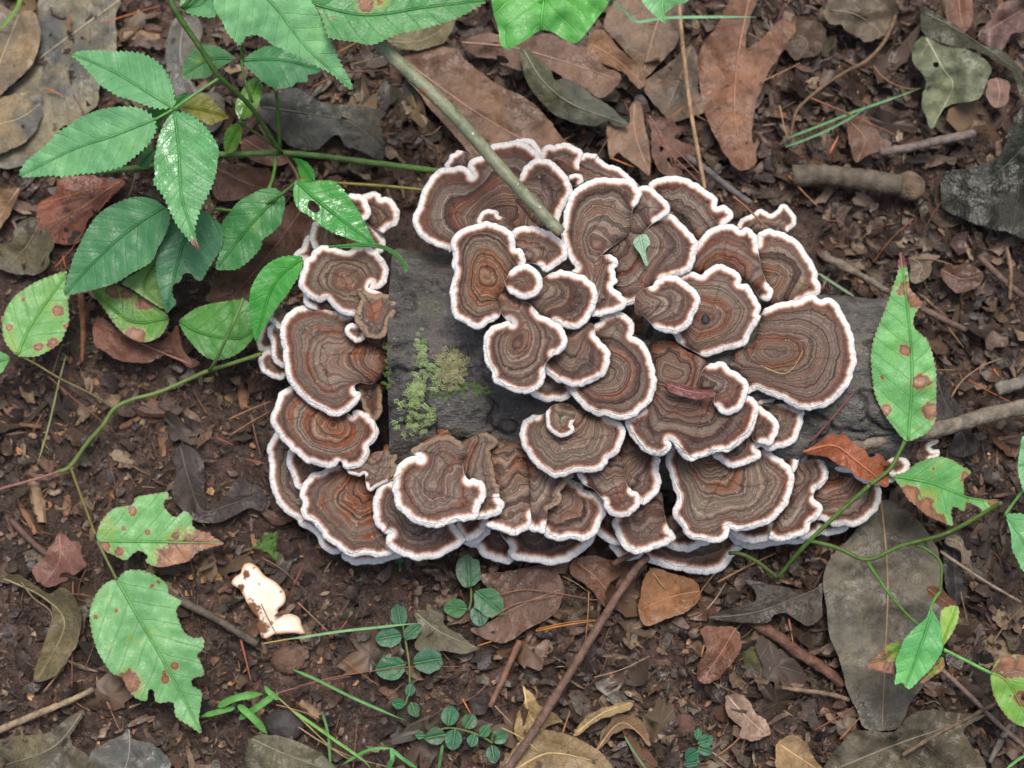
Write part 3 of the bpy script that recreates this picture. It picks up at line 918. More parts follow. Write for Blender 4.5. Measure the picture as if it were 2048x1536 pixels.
cap('dark bracket lobe right of the rosette, touching the green pole tip', [f(Z2(505,890, 540,850, 600,830, 680,830, 750,850, 810,875, 870,915, 920,950, 950,1000, 960,1060, 930,1110, 870,1150, 820,1190, 770,1190, 750,1165)), a(Z2(700,1130, 600,1100, 530,1010, 505,940))], Z2(560,1130), 86)
cap('notched bracket hanging from a pale neck below the rosette', [f(Z5(510,400, 490,368, 420,395, 340,420, 300,480, 280,560, 285,640, 300,720, 345,790, 350,850, 390,890, 460,920, 530,950, 600,965, 680,950, 740,910, 770,850, 775,800)), a(Z5(770,740, 800,690)), f(Z5(840,660, 900,630, 940,590, 960,540, 940,470, 910,420, 860,390, 800,350, 740,330, 700,290)), a(Z5(650,240, 560,200, 450,150, 400,180, 410,270, 450,340))], Z5(540,330, 555,570), 89, red=.35, hubz=1.5)
cap('large double-lobed rosette with a rusty orange centre', [f(Z2(600,1140, 605,1070, 575,1015, 530,1010, 528,950, 515,900, 470,858, 400,820, 330,800, 270,800, 200,820, 140,840, 80,870, 30,920, 10,990, 30,1060, 20,1150, 42,1200, 20,1290, 0,1380), Z5(15,120, 10,200, 20,300, 60,360, 130,390, 190,430, 250,430, 310,390, 360,365)), a(Z5(400,330, 400,260, 370,190, 440,130), Z2(470,1290, 500,1200))], Z2(300,1180, 260,1290, 290,1400), 92, red=1.15, dome=-1.5)
cap('small spiral lobe growing on the rosette', [f(Z2(500,1195, 590,1140, 660,1150, 720,1200, 752,1270, 740,1340, 700,1395, 620,1420, 540,1400, 490,1365)), a(Z2(470,1330, 460,1280, 480,1240))], Z2(500,1300), 97)
cap('half-moon bracket on the log front with a tiny cap on it', [f(Z8(712,128, 680,130, 620,160, 590,220, 580,300, 600,380, 640,450, 680,510, 740,560, 800,600, 860,630, 930,620, 1000,595, 1060,580, 1130,590, 1220,570, 1280,530, 1300,480, 1370,430, 1400,370, 1430,290, 1430,240, 1400,190, 1340,160, 1290,140)), a(Z8(1200,120, 1100,90, 1020,70, 900,60, 760,120))], Z8(970,150), 64, red=.35)
cap('tiny ribbed cap perched on the half-moon bracket', [f(Z8(800,90, 790,130, 800,210, 830,260, 880,290, 920,298, 980,280, 1010,240, 1000,190)), a(Z8(1020,150, 1020,70, 950,30, 860,40))], Z8(920,60), 72, rw=.6)

# --- right front
cap('bracket cap squeezed under the large round right-hand cap', [f(Z6(900,812, 960,810, 1060,825, 1130,850, 1190,880, 1250,900, 1250,960, 1245,1030, 1210,1110, 1190,1160, 1120,1190, 1050,1215, 980,1235, 930,1210, 920,1190)), a(Z6(960,1170, 1050,1060, 1000,960, 930,880, 890,850))], Z6(930,900), 54)
cap('narrow bracket behind the ruffled cap, overlapping another rim', [f(Z6(890,875, 940,910, 990,940, 1040,980, 1060,1030, 1040,1090, 1020,1130, 1010,1170, 970,1190, 920,1175)), a(Z6(850,1140, 840,1060, 860,960, 880,920))], Z6(850,930), 60)
cap('large ruffled cap carrying a curled purple leaf', [f(Z5(1570,1105, 1500,1150, 1450,1180, 1445,1230, 1480,1300, 1530,1370, 1570,1420, 1640,1460, 1700,1480, 1750,1470, 1790,1440, 1808,1395, 1792,1352, 1830,1370, 1870,1420, 1900,1480, 1960,1510), Z6(340,1310, 420,1290, 500,1260, 560,1240, 640,1230, 730,1180, 800,1120, 850,1050, 860,980, 880,900, 880,840, 840,800, 800,790)), a(Z6(700,760, 520,600, 440,480, 300,420, 240,360, 120,330, 0,360), Z5(1640,560, 1680,850, 1670,930, 1620,1050))], Z6(150,570, 210,720), 66, red=.5, ruffle=1.5)
cap('half-round lobe right of the curled purple leaf', [f(Z6(490,530, 540,515, 610,520, 660,570, 720,600, 780,650, 800,720, 790,790, 760,860, 710,910, 640,935, 580,915, 555,885)), a(Z6(530,840, 530,760, 420,720, 420,620, 450,560))], Z6(480,720), 73)
cap('bracket rim hanging below the ruffled cap, over the wide fan', [f(Z6(520,1275, 570,1310, 620,1350, 690,1375, 760,1350, 840,1320, 900,1290, 905,1250, 870,1210)), a(Z6(930,1170, 850,1100, 750,1150, 640,1200, 560,1230))], Z6(780,1000), 54)
cap('wide fan-shaped cap with orange bands in the front tier', [f(Z9(150,310, 120,370, 110,420, 140,500, 160,580, 190,660, 175,720, 160,770, 180,820, 210,855, 250,920, 300,945, 360,955, 450,970, 520,940, 540,880, 530,862, 590,885, 680,880, 760,860, 840,820, 890,770, 930,720, 960,640, 980,560, 975,500, 950,450, 900,410, 850,380, 800,350)), a(Z9(740,330, 700,290, 500,300, 350,300, 250,330, 200,310))], Z9(400,390), 46, red=.4)
cap('thin upright bracket edge right of the wide fan', [f(Z9(1000,270, 1015,340, 1010,420, 990,480, 970,490)), a(Z9(940,430, 850,370, 900,310))], Z9(850,340), 40)
cap('two-stepped bracket right of the wide front fan', [f(Z9(1160,390, 1190,430, 1215,490, 1200,550, 1160,600, 1130,610)), a(Z9(1112,645)), f(Z9(1120,680, 1170,720, 1165,770, 1130,820, 1090,840, 1080,890, 1040,920, 980,940, 900,960, 840,950, 820,930)), a(Z9(850,850, 940,720, 980,560, 980,480, 1020,400, 1100,390))], Z9(1000,560), 36)
cap('rusty banded bracket under the curled brown leaf', [f(Z9(1570,590, 1575,650, 1560,720, 1520,780, 1460,830, 1400,860, 1320,855, 1250,860, 1220,840, 1160,815, 1140,800)), a(Z9(1170,740, 1120,680, 1120,620, 1200,520, 1220,450, 1300,450, 1380,480, 1470,530, 1540,560))], Z9(1220,540), 28, red=.6)
cap('bracket half hidden beneath the curled brown leaf', [f(Z9(1255,430, 1270,465, 1310,482, 1380,500, 1440,545, 1520,570, 1600,560, 1670,540)), a(Z9(1650,480, 1500,350, 1400,330, 1300,370))], Z9(1400,330), 33, rw=.8)
cap('small round bracket between the curled leaf and the green leaf', [f(Z9(1655,395, 1690,375, 1740,390, 1770,430, 1750,490, 1700,520, 1650,515)), a(Z9(1625,480, 1615,430))], Z9(1630,460), 37, rw=1.0)
cap('dark ragged bracket below the lichen-spotted stick', [f(Z9(1970,275, 1935,298, 1905,318, 1932,345, 1972,340, 1968,380, 1920,402)), a(Z9(1800,420, 1700,380, 1500,350, 1400,340, 1480,310, 1700,300, 1850,280))], Z9(1650,330), 26, rw=.8)
cap('thin white curled rim beside the lichen-spotted stick', [f(Z9(1310,220, 1350,180, 1410,160, 1418,182)), a(Z9(1395,225, 1370,255, 1330,245))], Z9(1450,260), 44, rw=.8)
cap('old rimless bracket rosette beside the tall green leaf', [b(Z9(1400,210, 1440,150, 1490,90, 1560,100, 1620,150, 1640,190, 1560,220, 1450,200))], Z9(1470,170), 42)

# --- front, lowest tiers
LOW = 'lowest rims under the log front'
cap('bottom-most bracket rim above the brown forked twig', [f(Z9(630,1000, 600,1030, 560,1075, 540,1110, 500,1150, 440,1175, 370,1185, 280,1175, 200,1160, 100,1140, 0,1105, -60,1075), Z8(1450,1312)), a(Z8(1520,1240), Z9(0,990, 100,940, 300,930, 450,930, 540,920, 600,960))], Z9(250,760), 14, rw=1.3)
cap('thin white rim sliver under the two-stepped bracket', [f(Z9(1070,930, 1040,970, 960,975, 850,985, 770,1005, 690,1010, 620,990, 560,960, 540,930)), a(Z9(560,880, 800,910, 1000,900))], Z9(800,800), 18, rw=1.15)
cap('thin white rim showing under the rusty banded bracket', [f(Z9(1350,860, 1320,895, 1260,910, 1200,920, 1150,900)), a(Z9(1160,830, 1250,830))], Z9(1250,700), 18, rw=1.15)
cap('short rim beside the thin vine, under the two-stepped bracket', [f(Z9(1180,850, 1170,900, 1120,930, 1040,950)), a(Z9(1030,900, 1100,840))], Z9(1050,780), 22, rw=1.15)
cap('little dark bracket tucked below the wide front fan', [f(Z9(850,850, 850,890, 830,940, 760,970, 700,975, 620,955, 570,920, 545,890)), a(Z9(560,850, 700,850, 800,830))], Z9(700,780), 30, rw=1.15)
cap('bracket rim squeezed below the wide fan and trapezoid cap', [f(Z9(400,965, 330,1000, 260,1030, 180,1020, 110,990)), a(Z9(60,930, 150,790, 200,830, 260,900))], Z9(200,720), 24, rw=1.15)
cap('white rim corner showing left of the trapezoid cap', [f(Z8(1200,1080, 1230,1120, 1290,1160, 1385,1185)), a(Z8(1380,1100, 1350,1000, 1280,920, 1230,960, 1200,1040))], Z8(1350,850), 28, rw=1.15)
cap('small white rim under the trapezoid cap, by the twig tip', [f(Z8(1310,1190, 1350,1240, 1400,1290, 1440,1302)), a(Z8(1480,1230, 1400,1150))], Z8(1500,1000), 20, rw=1.15)
cap('trapezoid-shaped cap at the upper end of the twig', [f(Z8(1345,980, 1340,1020, 1360,1080, 1370,1130, 1410,1190, 1460,1230, 1530,1260, 1610,1240, 1700,1210, 1780,1180, 1840,1130, 1835,1100, 1800,1060)), a(Z8(1760,980, 1740,860, 1720,760, 1600,800, 1500,880, 1400,930))], Z8(1600,700), 36, red=.35, rw=1.15)
cap('ribbed cap right of the half-moon bracket, with a deep side fold', [f(Z8(1712,478, 1700,560, 1720,640, 1720,700, 1690,770, 1640,810, 1590,850, 1550,845)), a(Z8(1540,800, 1480,730, 1430,690, 1410,600, 1390,470, 1430,330, 1500,290, 1600,420))], Z8(1450,430), 48, red=.35, rw=1.15)
cap('brown stepped bracket with a small scalloped lip, in front of the folded cap', [f(Z8(1490,742, 1540,770, 1555,820, 1530,890, 1480,930, 1420,950, 1350,950, 1300,920, 1275,880, 1265,830)), a(Z8(1240,790, 1180,720, 1110,690)), f(Z8(1085,672, 1055,620)), a(Z8(1060,590, 1200,540, 1300,460, 1400,470, 1425,600, 1440,690))], Z8(1330,480), 54, rw=.9, red=.35)
cap('long lower bracket rim left part, in front of the round green leaf', [f(Z8(110,1160, 150,1190, 220,1210, 260,1260, 330,1300, 420,1330, 490,1330, 520,1300)), a(Z8(500,1200, 480,1120, 400,1060, 300,1050, 200,1080))], Z8(500,880), 15, rw=1.3)
cap('long lower bracket with broad white rim above the round green leaves', [f(Z8(490,1190, 480,1240, 510,1280, 560,1310, 640,1320, 720,1330, 810,1345, 900,1330, 980,1310, 1060,1260, 1130,1200, 1170,1150, 1200,1080, 1205,1030)), a(Z8(1150,1060, 1000,1090, 800,1080, 660,1030, 480,1050, 420,1080))], Z8(750,800), 22, rw=1.3)
cap('half-round bracket with a coiled centre, in front of the striped fans', [f(Z8(1000,660, 1050,680, 1080,700, 1110,740, 1180,760, 1240,800, 1265,860, 1270,930, 1240,990, 1220,1050, 1170,1110, 1110,1145, 1060,1150, 1000,1130, 930,1145, 860,1145, 800,1120, 770,1085)), a(Z8(770,1000, 790,880, 840,840, 880,770, 900,700, 950,650))], Z8(920,800), 43, red=.3, rw=1.15)
cap('tall striped fan with scalloped white foot, in the front middle', [f(Z8(290,1020, 340,1045, 400,1065, 480,1095, 540,1100, 620,1065, 680,1010, 690,975, 675,945)), a(Z8(680,860, 680,700, 650,500, 580,340, 480,345, 400,335, 330,420, 350,620, 380,700, 400,850, 380,960))], Z8(520,330), 48, red=.7, rw=1.15)
cap('brown fan with a curled bare lip beside the coiled bracket', [f(Z8(655,1050, 700,1075, 770,1088, 780,1040)), a(Z8(790,950)), b(Z8(800,890, 880,860, 915,800, 900,740, 960,660, 1000,595)), a(Z8(850,560, 720,500, 640,480, 660,700, 670,940, 680,1000))], Z8(780,380), 52, red=.5, rw=1.15)
cap('striped bracket neck and rim behind the bell-shaped cap', [f(Z7(2040,800, 2080,840, 2075,880, 2040,930, 1980,955, 1900,970, 1870,972)), a(Z7(1840,940, 1880,780, 1800,650, 1730,600, 1700,500, 1720,380, 1790,320)), b(Z7(1900,275, 1985,290, 2022,345, 1965,420, 1980,530, 2010,620, 2005,685, 2045,700, 2030,760))], Z7(1800,330), 53, red=.6, rw=1.15)
cap('bell-shaped bracket with striped neck at the left front', [f(Z7(1400,480, 1370,460, 1300,475, 1240,510, 1200,580, 1180,650, 1175,720, 1185,800, 1210,880, 1260,930, 1320,980, 1400,1020, 1480,1040, 1560,1035, 1640,1000, 1720,990, 1800,980, 1865,950, 1870,890, 1910,830, 1930,780, 1920,720, 1890,670, 1830,650, 1790,655)), a(Z7(1750,610, 1735,540, 1730,480, 1770,430)), b(Z7(1740,365, 1640,300, 1520,308, 1420,350, 1340,395, 1325,430)), a(Z7(1370,450))], Z7(1590,340), 59, red=.55, rw=1.15)
cap('dark bracket under the bell-shaped cap, with a notched left rim', [f(Z7(1165,665, 1110,665, 1060,700, 1030,770, 1015,850, 1015,950, 1030,1020, 1070,1050)), a(Z7(1110,1090)), f(Z7(1165,1095, 1130,1110, 1120,1160, 1150,1210, 1200,1250, 1280,1280, 1360,1305, 1450,1305, 1550,1280, 1640,1240, 1700,1200, 1750,1150, 1740,1110, 1700,1060, 1680,1030)), a(Z7(1600,960, 1400,950, 1280,860, 1220,760, 1200,670))], Z7(1400,700), 37, rw=1.15)
cap('short bracket rim between the bell-shaped cap and striped fan', [f(Z7(1690,1040, 1710,1090, 1760,1140, 1830,1140, 1900,1090, 1940,1030, 1950,980)), a(Z7(1870,930, 1750,950))], Z7(1800,800), 34, rw=1.15)
cap('pale layered underside rim below the short bracket rim', [f(Z7(1740,1150, 1790,1180, 1850,1170, 1920,1120, 1960,1080)), a(Z7(1950,1020, 1850,1080))], Z7(1850,880), 26, rw=1.15)
cap('narrow rim under the dark notched bracket, nearest the bare soil', [f(Z7(770,1240, 765,1290, 800,1320, 870,1350, 950,1335, 1030,1340, 1100,1320, 1180,1290, 1240,1275)), a(Z7(1180,1190, 1000,1200, 870,1210))], Z7(1000,1000), 15, rw=1.15)

# --- left end of the log
cap('long pale-rimmed bracket at the left foot of the log', [f(Z7(235,250, 190,310, 150,370, 150,450, 165,530, 165,620, 180,730, 215,800, 230,850, 300,920, 380,970, 410,1020, 470,1050, 540,1100, 560,1150, 600,1210, 680,1255, 750,1230)), a(Z7(760,1120, 560,960, 460,850, 440,720, 360,480, 300,320))], Z7(700,520), 17)
cap('dark narrow bracket between the two red-brown caps', [f(Z7(345,410, 310,450, 300,520, 330,580, 350,640, 370,700, 420,740)), a(Z7(480,690, 640,590, 620,520, 480,470))], Z7(650,500), 24)
cap('wet fox-red bracket with orange middle at the lower left', [f(Z7(705,535, 640,550, 610,580, 560,590, 500,610, 450,670, 420,740, 415,790, 440,850, 425,900, 450,970, 520,1000, 560,1050, 600,1110, 660,1170, 730,1210, 790,1260, 870,1280, 950,1260, 1060,1285, 1150,1260, 1180,1230, 1160,1200)), a(Z7(1150,1100, 1130,1000, 1080,880, 1060,760, 1000,680, 950,610, 800,550))], Z7(960,720), 29, red=1.7)
cap('withered grey-brown bracket between the red cap and bark', [f(Z7(800,570, 830,600, 890,615, 945,605)), a(Z7(952,645)), f(Z7(955,685, 960,720, 990,738, 1030,705)), b(Z7(1130,660, 1200,570, 1180,510, 1200,450, 1140,420)), a(Z7(1020,430, 950,490, 880,540))], Z7(1110,440), 40, rw=.45)
cap('old brown rimless bracket against the cut end of the log', [b(Z4(880,940, 950,900, 1060,900, 1080,1050, 1055,1160, 1000,1180, 945,1100))], Z4(1060,950), 41, red=.7)
cap('deep red-brown bracket with a curled inner lobe at the cut end', [f(Z7(310,-100, 250,-60, 220,0, 195,70, 175,150, 200,240, 250,310, 300,350, 340,410, 400,450, 470,510, 560,530, 640,555, 690,545, 715,515)), a(Z7(740,490)), f(Z7(765,525, 790,555, 850,560, 900,540, 940,500, 970,440, 965,380, 1020,340, 1050,270, 1030,200, 990,150, 950,110, 900,85, 850,95, 838,130)), a(Z7(780,100, 700,60, 560,0, 450,-80, 380,-120))], Z7(760,215), 42, red=1.6)
cap('short rims stacked beside the green leaf, upper one', [f(Z4(165,320, 150,350, 190,395, 240,435)), a(Z4(310,390, 260,270))], Z4(330,330), 38, rw=.8)
cap('outermost small bracket of the stack at the left end', [f(Z4(120,370, 85,450, 65,550, 70,610, 130,625, 165,620)), a(Z4(210,540, 180,420))], Z4(270,480), 24, rw=.8)
cap('lowest small bracket of the stack at the left end', [f(Z4(165,625, 110,640, 75,690, 90,760, 150,820, 230,850, 280,835)), a(Z4(310,760, 270,690))], Z4(300,660), 27, rw=.8)
cap('middle small bracket of the stack at the left end', [f(Z4(250,430, 200,400, 150,440, 145,490, 170,540, 175,600, 190,680, 230,735, 285,752)), a(Z4(330,600, 310,480))], Z4(350,560), 33, rw=.8)
cap('large grey and rust banded fan at the cut end of the log', [f(Z4(850,330, 790,325, 720,290, 640,265, 550,245, 470,245, 400,260, 330,300, 280,350, 250,430, 255,520, 275,600, 275,680, 290,780, 310,850, 350,910, 400,970, 460,1030, 520,1070, 600,1110, 680,1150, 760,1135, 830,1090, 880,1040, 905,985, 890,960, 862,950)), a(Z4(850,900, 900,870, 1000,880, 1080,800, 1120,700, 1060,600, 950,540, 880,540, 800,490, 790,400))], Z4(1060,720), 50, red=.85)
cap('pale rim half hidden by the toothed leaf at the left end', [f(Z1(450,1110, 360,1060, 420,1010, 450,940, 500,905)), a(Z1(600,980, 560,1060))], Z1(640,1050), 34)
cap('bracket behind the pierced green leaf, with a pale rim', [f(Z1(955,795, 1020,820, 1065,880, 1105,945, 1090,1010, 1060,1045)), a(Z1(900,1030, 700,1030)), f(Z1(540,1030, 500,960, 495,900, 510,840, 535,795)), a(Z1(600,770, 800,760))], Z1(790,900), 41, red=.5)
cap('small round bracket standing behind the pierced green leaf', [f(Z1(920,580, 960,560, 1020,548, 1060,572, 1075,600, 1120,590, 1180,630, 1215,700, 1215,770, 1180,820, 1120,850, 1090,880)), a(Z1(1060,860, 960,790, 960,700, 930,620))], Z1(970,820), 46, red=.6)
cap('bracket lobe mostly covered by the pierced green leaf', [f(Z1(815,575, 880,570, 940,600, 980,680, 985,730, 945,775)), a(Z1(880,760, 830,650))], Z1(830,760), 51, red=.4)
cap('dark bracket rim squeezed under the curled pale-necked cap', [f(Z1(445,1330, 440,1400, 450,1470, 500,1500)), a(Z1(760,1520, 660,1430, 540,1350))], Z1(720,1450), 52)
cap('curled kidney-shaped cap with a pale papery neck at the cut end', [f(Z1(1000,1300, 985,1330, 1040,1340, 1110,1300, 1120,1250, 1135,1200, 1110,1140, 1080,1080, 1020,1030, 960,990, 880,985, 800,1030, 750,1020, 680,1000, 600,985, 530,1030, 500,1080, 450,1110, 440,1180, 410,1250, 400,1310, 430,1350, 470,1390, 530,1430, 580,1450, 630,1420, 680,1480, 730,1520, 790,1550, 850,1560)), a(Z1(920,1560, 960,1480, 1040,1500, 1120,1440, 1080,1380, 960,1330, 1010,1270))], Z1(800,1310), 58, red=.6, hubz=-2)
cap('torn papery old bracket hanging on the log corner', [b(Z4(880,130, 915,200, 870,290, 865,350, 880,400, 905,440, 960,500, 1050,520, 1110,490, 1130,400, 1180,310, 1190,220, 1120,160, 1000,165, 930,120))], Z4(900,220), 63, red=.55)
cap('tiny round white-edged bracket under the torn papery one', [f(Z4(870,405, 820,400, 785,440, 800,490, 840,530, 880,548, 930,520, 940,500)), a(Z4(930,460, 910,415))], Z4(900,440), 57, rw=.75, red=.7)

# ------------------------------------------------------------------ leaves
def leaf(name, outline, mid, zb, zt, color, mat=None, parent=None, serr=0.0, period=9.0, fold=0.12, curl=0.0, wav=1.5,
         on_ground=False, spots=0.0, wet=0.0, tip=0.0, holes=(), rough_edge=0.0, spacing=6.0, seed=None, vs=6.5, midrib=True, ridge=0.13, midcol=None, patches=(), slate=0.0):
    """a blade from its outline and midrib (photo pixels); heights in mm at the leaf base and tip"""
    leaf.n += 1
    seed = seed or leaf.n
    mat = mat or M_DEAD
    sm, _ = catmull(outline, True, 8)
    step = period / 4 if serr else 3.6
    R, s = resample(sm, step)
    tang = np.roll(R, -1, 0) - np.roll(R, 1, 0)
    tang /= np.hypot(*tang.T)[:, None] + 1e-9
    nor = np.stack((tang[:, 1], -tang[:, 0]), -1)
    ctr = R.mean(0)
    area = 0.5 * np.sum(R[:, 0] * np.roll(R[:, 1], -1) - np.roll(R[:, 0], -1) * R[:, 1])
    if area < 0:
        nor = -nor
    mid = np.asarray(mid, float)
    ms, _ = catmull(mid, False, 8)
    A, B = ms[:-1], ms[1:]
    cum = np.concatenate(([0], np.cumsum(np.hypot(*(B - A).T))))
    tot = cum[-1]

    def along(P):
        d, i, t, sg = seg_dist(P, A, B)
        return (cum[i] + t * (cum[i + 1] - cum[i])), d * sg

    if serr:
        sp, _ = along(R)
        ds = np.roll(sp, -1) - np.roll(sp, 1)
        ph = (s / period) % 1.0
        tooth = np.where(ds > 0, ph, 1 - ph)           # teeth lean towards the tip
        amp = serr * (0.7 + 0.5 * vnoise(s / 40, seed, 6))
        R = R + nor * (amp * (tooth - 0.4))[:, None]
    if rough_edge:
        R = R + nor * (rough_edge * (vnoise(s / 17, seed, 5) + 0.6 * vnoise(s / 6, seed, 8)))[:, None]
    V, T = fill(R, spacing, [resample(catmull(h, True, 6)[0], 4)[0] for h in holes])

    def height(P):
        sp, m = along(P)
        q = sp / tot
        mm_ = np.abs(m) * MM
        z = zb + (zt - zb) * q + fold * mm_ - curl * mm_ ** 2 / 20
        z = z + wav * (fbm(P[:, 0] / 70, P[:, 1] / 70, seed + 100, 2) + 0.35 * vnoise(P[:, 0] / 22, P[:, 1] / 22, seed + 60))
        z = z - 0.5 * np.exp(-mm_ / 0.8)
        if ridge:
            z = z + ridge * np.cos(2 * math.pi * ((sp * MM - 0.85 * mm_) / vs + 0.5)) * np.clip(mm_ / 3, 0, 1)
        if on_ground:
            w = unproject(P[:, 0], P[:, 1], 0.002)
            z = z + ground_z(w[:, 0], w[:, 1]) * 1000
            z = np.maximum(z, ground_z(w[:, 0], w[:, 1]) * 1000 + 0.8)
        return z

    zz = height(V)
    sp, m = along(V)
    e = seg_dist(V, R, np.roll(R, -1, 0))[0] * MM
    W = unproject(V[:, 0], V[:, 1], zz / 1000)
    mz = height(mid[:1])
    base = np.array(unproject(mid[0, 0], mid[0, 1], mz[0] / 1000)) if parent is None else np.array(parent.location)
    n = len(V)
    at = {'sv': sp * MM, 'mv': m * MM, 'ev': e, 'spots': np.full(n, spots), 'wet': np.full(n, wet), 'vs': np.full(n, vs),
          'tip': tip * np.clip((sp / tot - (1 - 0.16 * (tip > 0))) / 0.16, 0, 1)}
    pt = np.zeros(n)
    for c_, r_ in patches:
        pt = np.maximum(pt, 1 - np.hypot(*(V - c_).T) / (r_ * 1.55))
    at['pt'] = pt
    at['slate'] = np.full(n, slate)
    me = make_mesh(name, W - base, T, mat, at)
    o = link(name, me, parent, tuple(base) if parent is None else (0, 0, 0), color=color)
    if midrib:
        mp, _ = resample(ms, 7, False)
        hz = height(mp) + 0.30
        w3 = unproject(mp[:, 0], mp[:, 1], hz / 1000)
        r = np.linspace(0.00062, 0.00022, len(w3)) * (1.0 if tot > 150 else 0.7)
        tv, tt = tube(w3, r, 5)
        mc = midcol if midcol is not None else tuple(min(c * 1.35 + 0.02, 1) for c in color)
        pb = base
        link('midrib', make_mesh('midrib', tv - pb, tt, M_STEM), o, color=mc)
    return o


leaf.n = 0


def stem(name, p, z, r, color, mat=None, parent=None, n=8, bump=0.12, taper=1.0, step=6):
    w = line3(p, z, step)
    rad = np.linspace(r, r * taper, len(w)) * MM / 1000
    stem.n += 1
    v, t = tube(w, rad, n, bump, stem.n)
    base = w[0] if parent is None else np.array(parent.location)
    return link(name, make_mesh(name, v - base, t, mat or M_STEM), parent, tuple(base) if parent is None else (0, 0, 0), color=color)


stem.n = 0

def marks(reg, sc, *a):
    return [(reg(a[i], a[i + 1])[0], a[i + 2] / sc) for i in range(0, len(a), 3)]


# ---- large dead leaves
GREY, TAN, RED, DARK, OLV, MAU = S(120, 116, 106), S(150, 132, 106), S(138, 88, 72), S(58, 52, 50), S(92, 92, 74), S(132, 104, 96)
BRN = S(124, 96, 78)


def dead(label, outline, mid, z=3, zt=None, col=BRN, group=None, **k):
    k.setdefault('rough_edge', 1.6)
    k.setdefault('wav', 2.6)
    k.setdefault('ridge', 0.08)
    o = leaf('dead_leaf', outline, mid, z + 3, (z if zt is None else zt) + 3, col, M_DEAD, on_ground=True, vs=9.0, **k)
    return tag(o, label, 'dead leaf', group)


dead('large wet grey and tan leaf under the trifoliate bramble leaf', T1(960,0, 935,90, 925,200, 930,380, 870,520, 800,700, 780,830, 640,960, 500,1020, 380,1180, 250,1300, 0,1340, -120,1100, 0,770, 200,600, 320,380, 300,200, 280,60, 420,-80, 800,-60), T1(960,0, 500,330, 130,620, -60,820), 5, 3, S(142, 136, 118), fold=.05, slate=.95, wav=1.5)
dead('smooth tan leaf with black dots overlapping the large grey leaf', T1(-120,20, 0,40, 110,100, 260,80, 300,160, 325,290, 290,450, 200,580, 90,680, 0,760, -120,800), T1(-100,760, 0,500, 150,120), 10, 8, S(150, 132, 108), slate=.5)
dead('tan and slate leaf flap below the dotted tan leaf', T1(-120,820, 0,775, 180,740, 300,700, 340,850, 320,980, 240,1100, 100,1190, 0,1230, -120,1200), T1(-120,1020, 150,950, 320,830), 9, 7, S(152, 138, 112), slate=.9)
dead('glossy reddish leaf crossed by pine needles under the bramble', T3(480,30, 640,0, 900,30, 1000,60, 900,170, 780,280, 700,380, 640,520, 560,560, 430,540, 330,440, 290,330, 320,220, 440,150), T3(960,50, 640,270, 360,400), 4, 3, S(150, 96, 80))
dead('mottled curled olive leaf at the soil edge', T3(220,340, 330,350, 390,440, 430,570, 390,640, 390,720, 300,790, 160,800, 60,770, -40,720, -40,560, 90,540, 110,440), T3(330,360, 220,560, 60,740), 4, 4, S(112, 104, 80), wav=4, slate=.4)
dead('tan leaf tip beside the grey wood chip', T3(-60,120, 40,110, 120,100, 160,110, 120,220, 60,340, 0,430, -60,430), T3(150,110, 60,240, -40,400), 9, 6, S(150, 122, 96))
dead('reddish brown leaf spread under the yellowing bramble leaflets', T3(800,1130, 950,1250, 1100,1340, 1300,1330, 1420,1200, 1450,1350, 1500,1450, 1600,1500, 1500,1540, 1350,1420, 1250,1480, 1150,1500, 960,1480, 840,1420, 760,1360, 740,1250), T3(1540,1520, 1200,1380, 800,1200), 8, 12, S(126, 84, 70), fold=.25)
dead('blackish curved leaf lying on the bare soil', T4(1230,820, 1330,850, 1390,950, 1400,1060, 1390,1130, 1420,1210, 1500,1220, 1580,1100, 1640,1030, 1700,1080, 1780,1110, 1820,1180, 1790,1270, 1700,1250, 1600,1300, 1500,1345, 1400,1350, 1320,1330, 1250,1270, 1190,1200, 1170,1120, 1200,1030, 1190,900), T4(1230,830, 1290,1060, 1380,1270, 1560,1230, 1780,1150), 5, 5, S(66, 57, 56), fold=.1, curl=.2, rough_edge=.6, wav=2)
dead('dark slate leaf folded under the green stem', T2(500,760, 640,740, 760,700, 870,760, 1000,830, 1200,840, 1350,860, 1490,900, 1440,960, 1450,1060, 1480,1150, 1470,1260, 1400,1270, 1300,1220, 1160,1170, 1110,1090, 1050,1100, 920,1200, 700,1150, 560,1010, 480,900), T2(500,860, 800,900, 1200,980, 1470,1200), 12, 9, S(82, 80, 70), wav=4, slate=.6)
dead('broad mauve-brown leaf beside the green pole', F(795,128, 830,105, 905,95, 935,125, 1000,170, 1050,195, 1090,230, 1125,275, 1150,300, 1140,350, 1030,380, 960,330, 900,260, 840,190), F(800,115, 960,230, 1140,330), 10, 12, S(136, 108, 92), wav=3)
dead('curled olive-green dry leaf arching over a dark hollow', U1(480,330, 540,330, 620,420, 690,480, 720,540, 800,540, 920,600, 1000,670, 1080,720, 1150,780, 1220,850, 1130,860, 1080,820, 980,860, 850,840, 720,790, 640,720, 580,640, 530,560, 500,480), U1(500,340, 640,560, 850,720, 1210,850), 22, 20, S(98, 100, 80), fold=-.35, wav=3, slate=.45)
dead('holed mauve leaf behind the curled olive leaf', U1(70,290, 150,250, 260,220, 400,250, 560,240, 700,230, 870,310, 1000,340, 1040,450, 1160,500, 1150,580, 1070,650, 1000,660, 920,600, 800,540, 690,480, 560,470, 480,480, 370,440, 300,400, 180,380, 100,330), U1(80,290, 500,340, 1140,540), 12, 14, S(134, 108, 96), holes=[U1(270,300, 310,285, 330,305, 290,315), U1(320,380, 380,390, 400,430, 330,425)], wav=4)
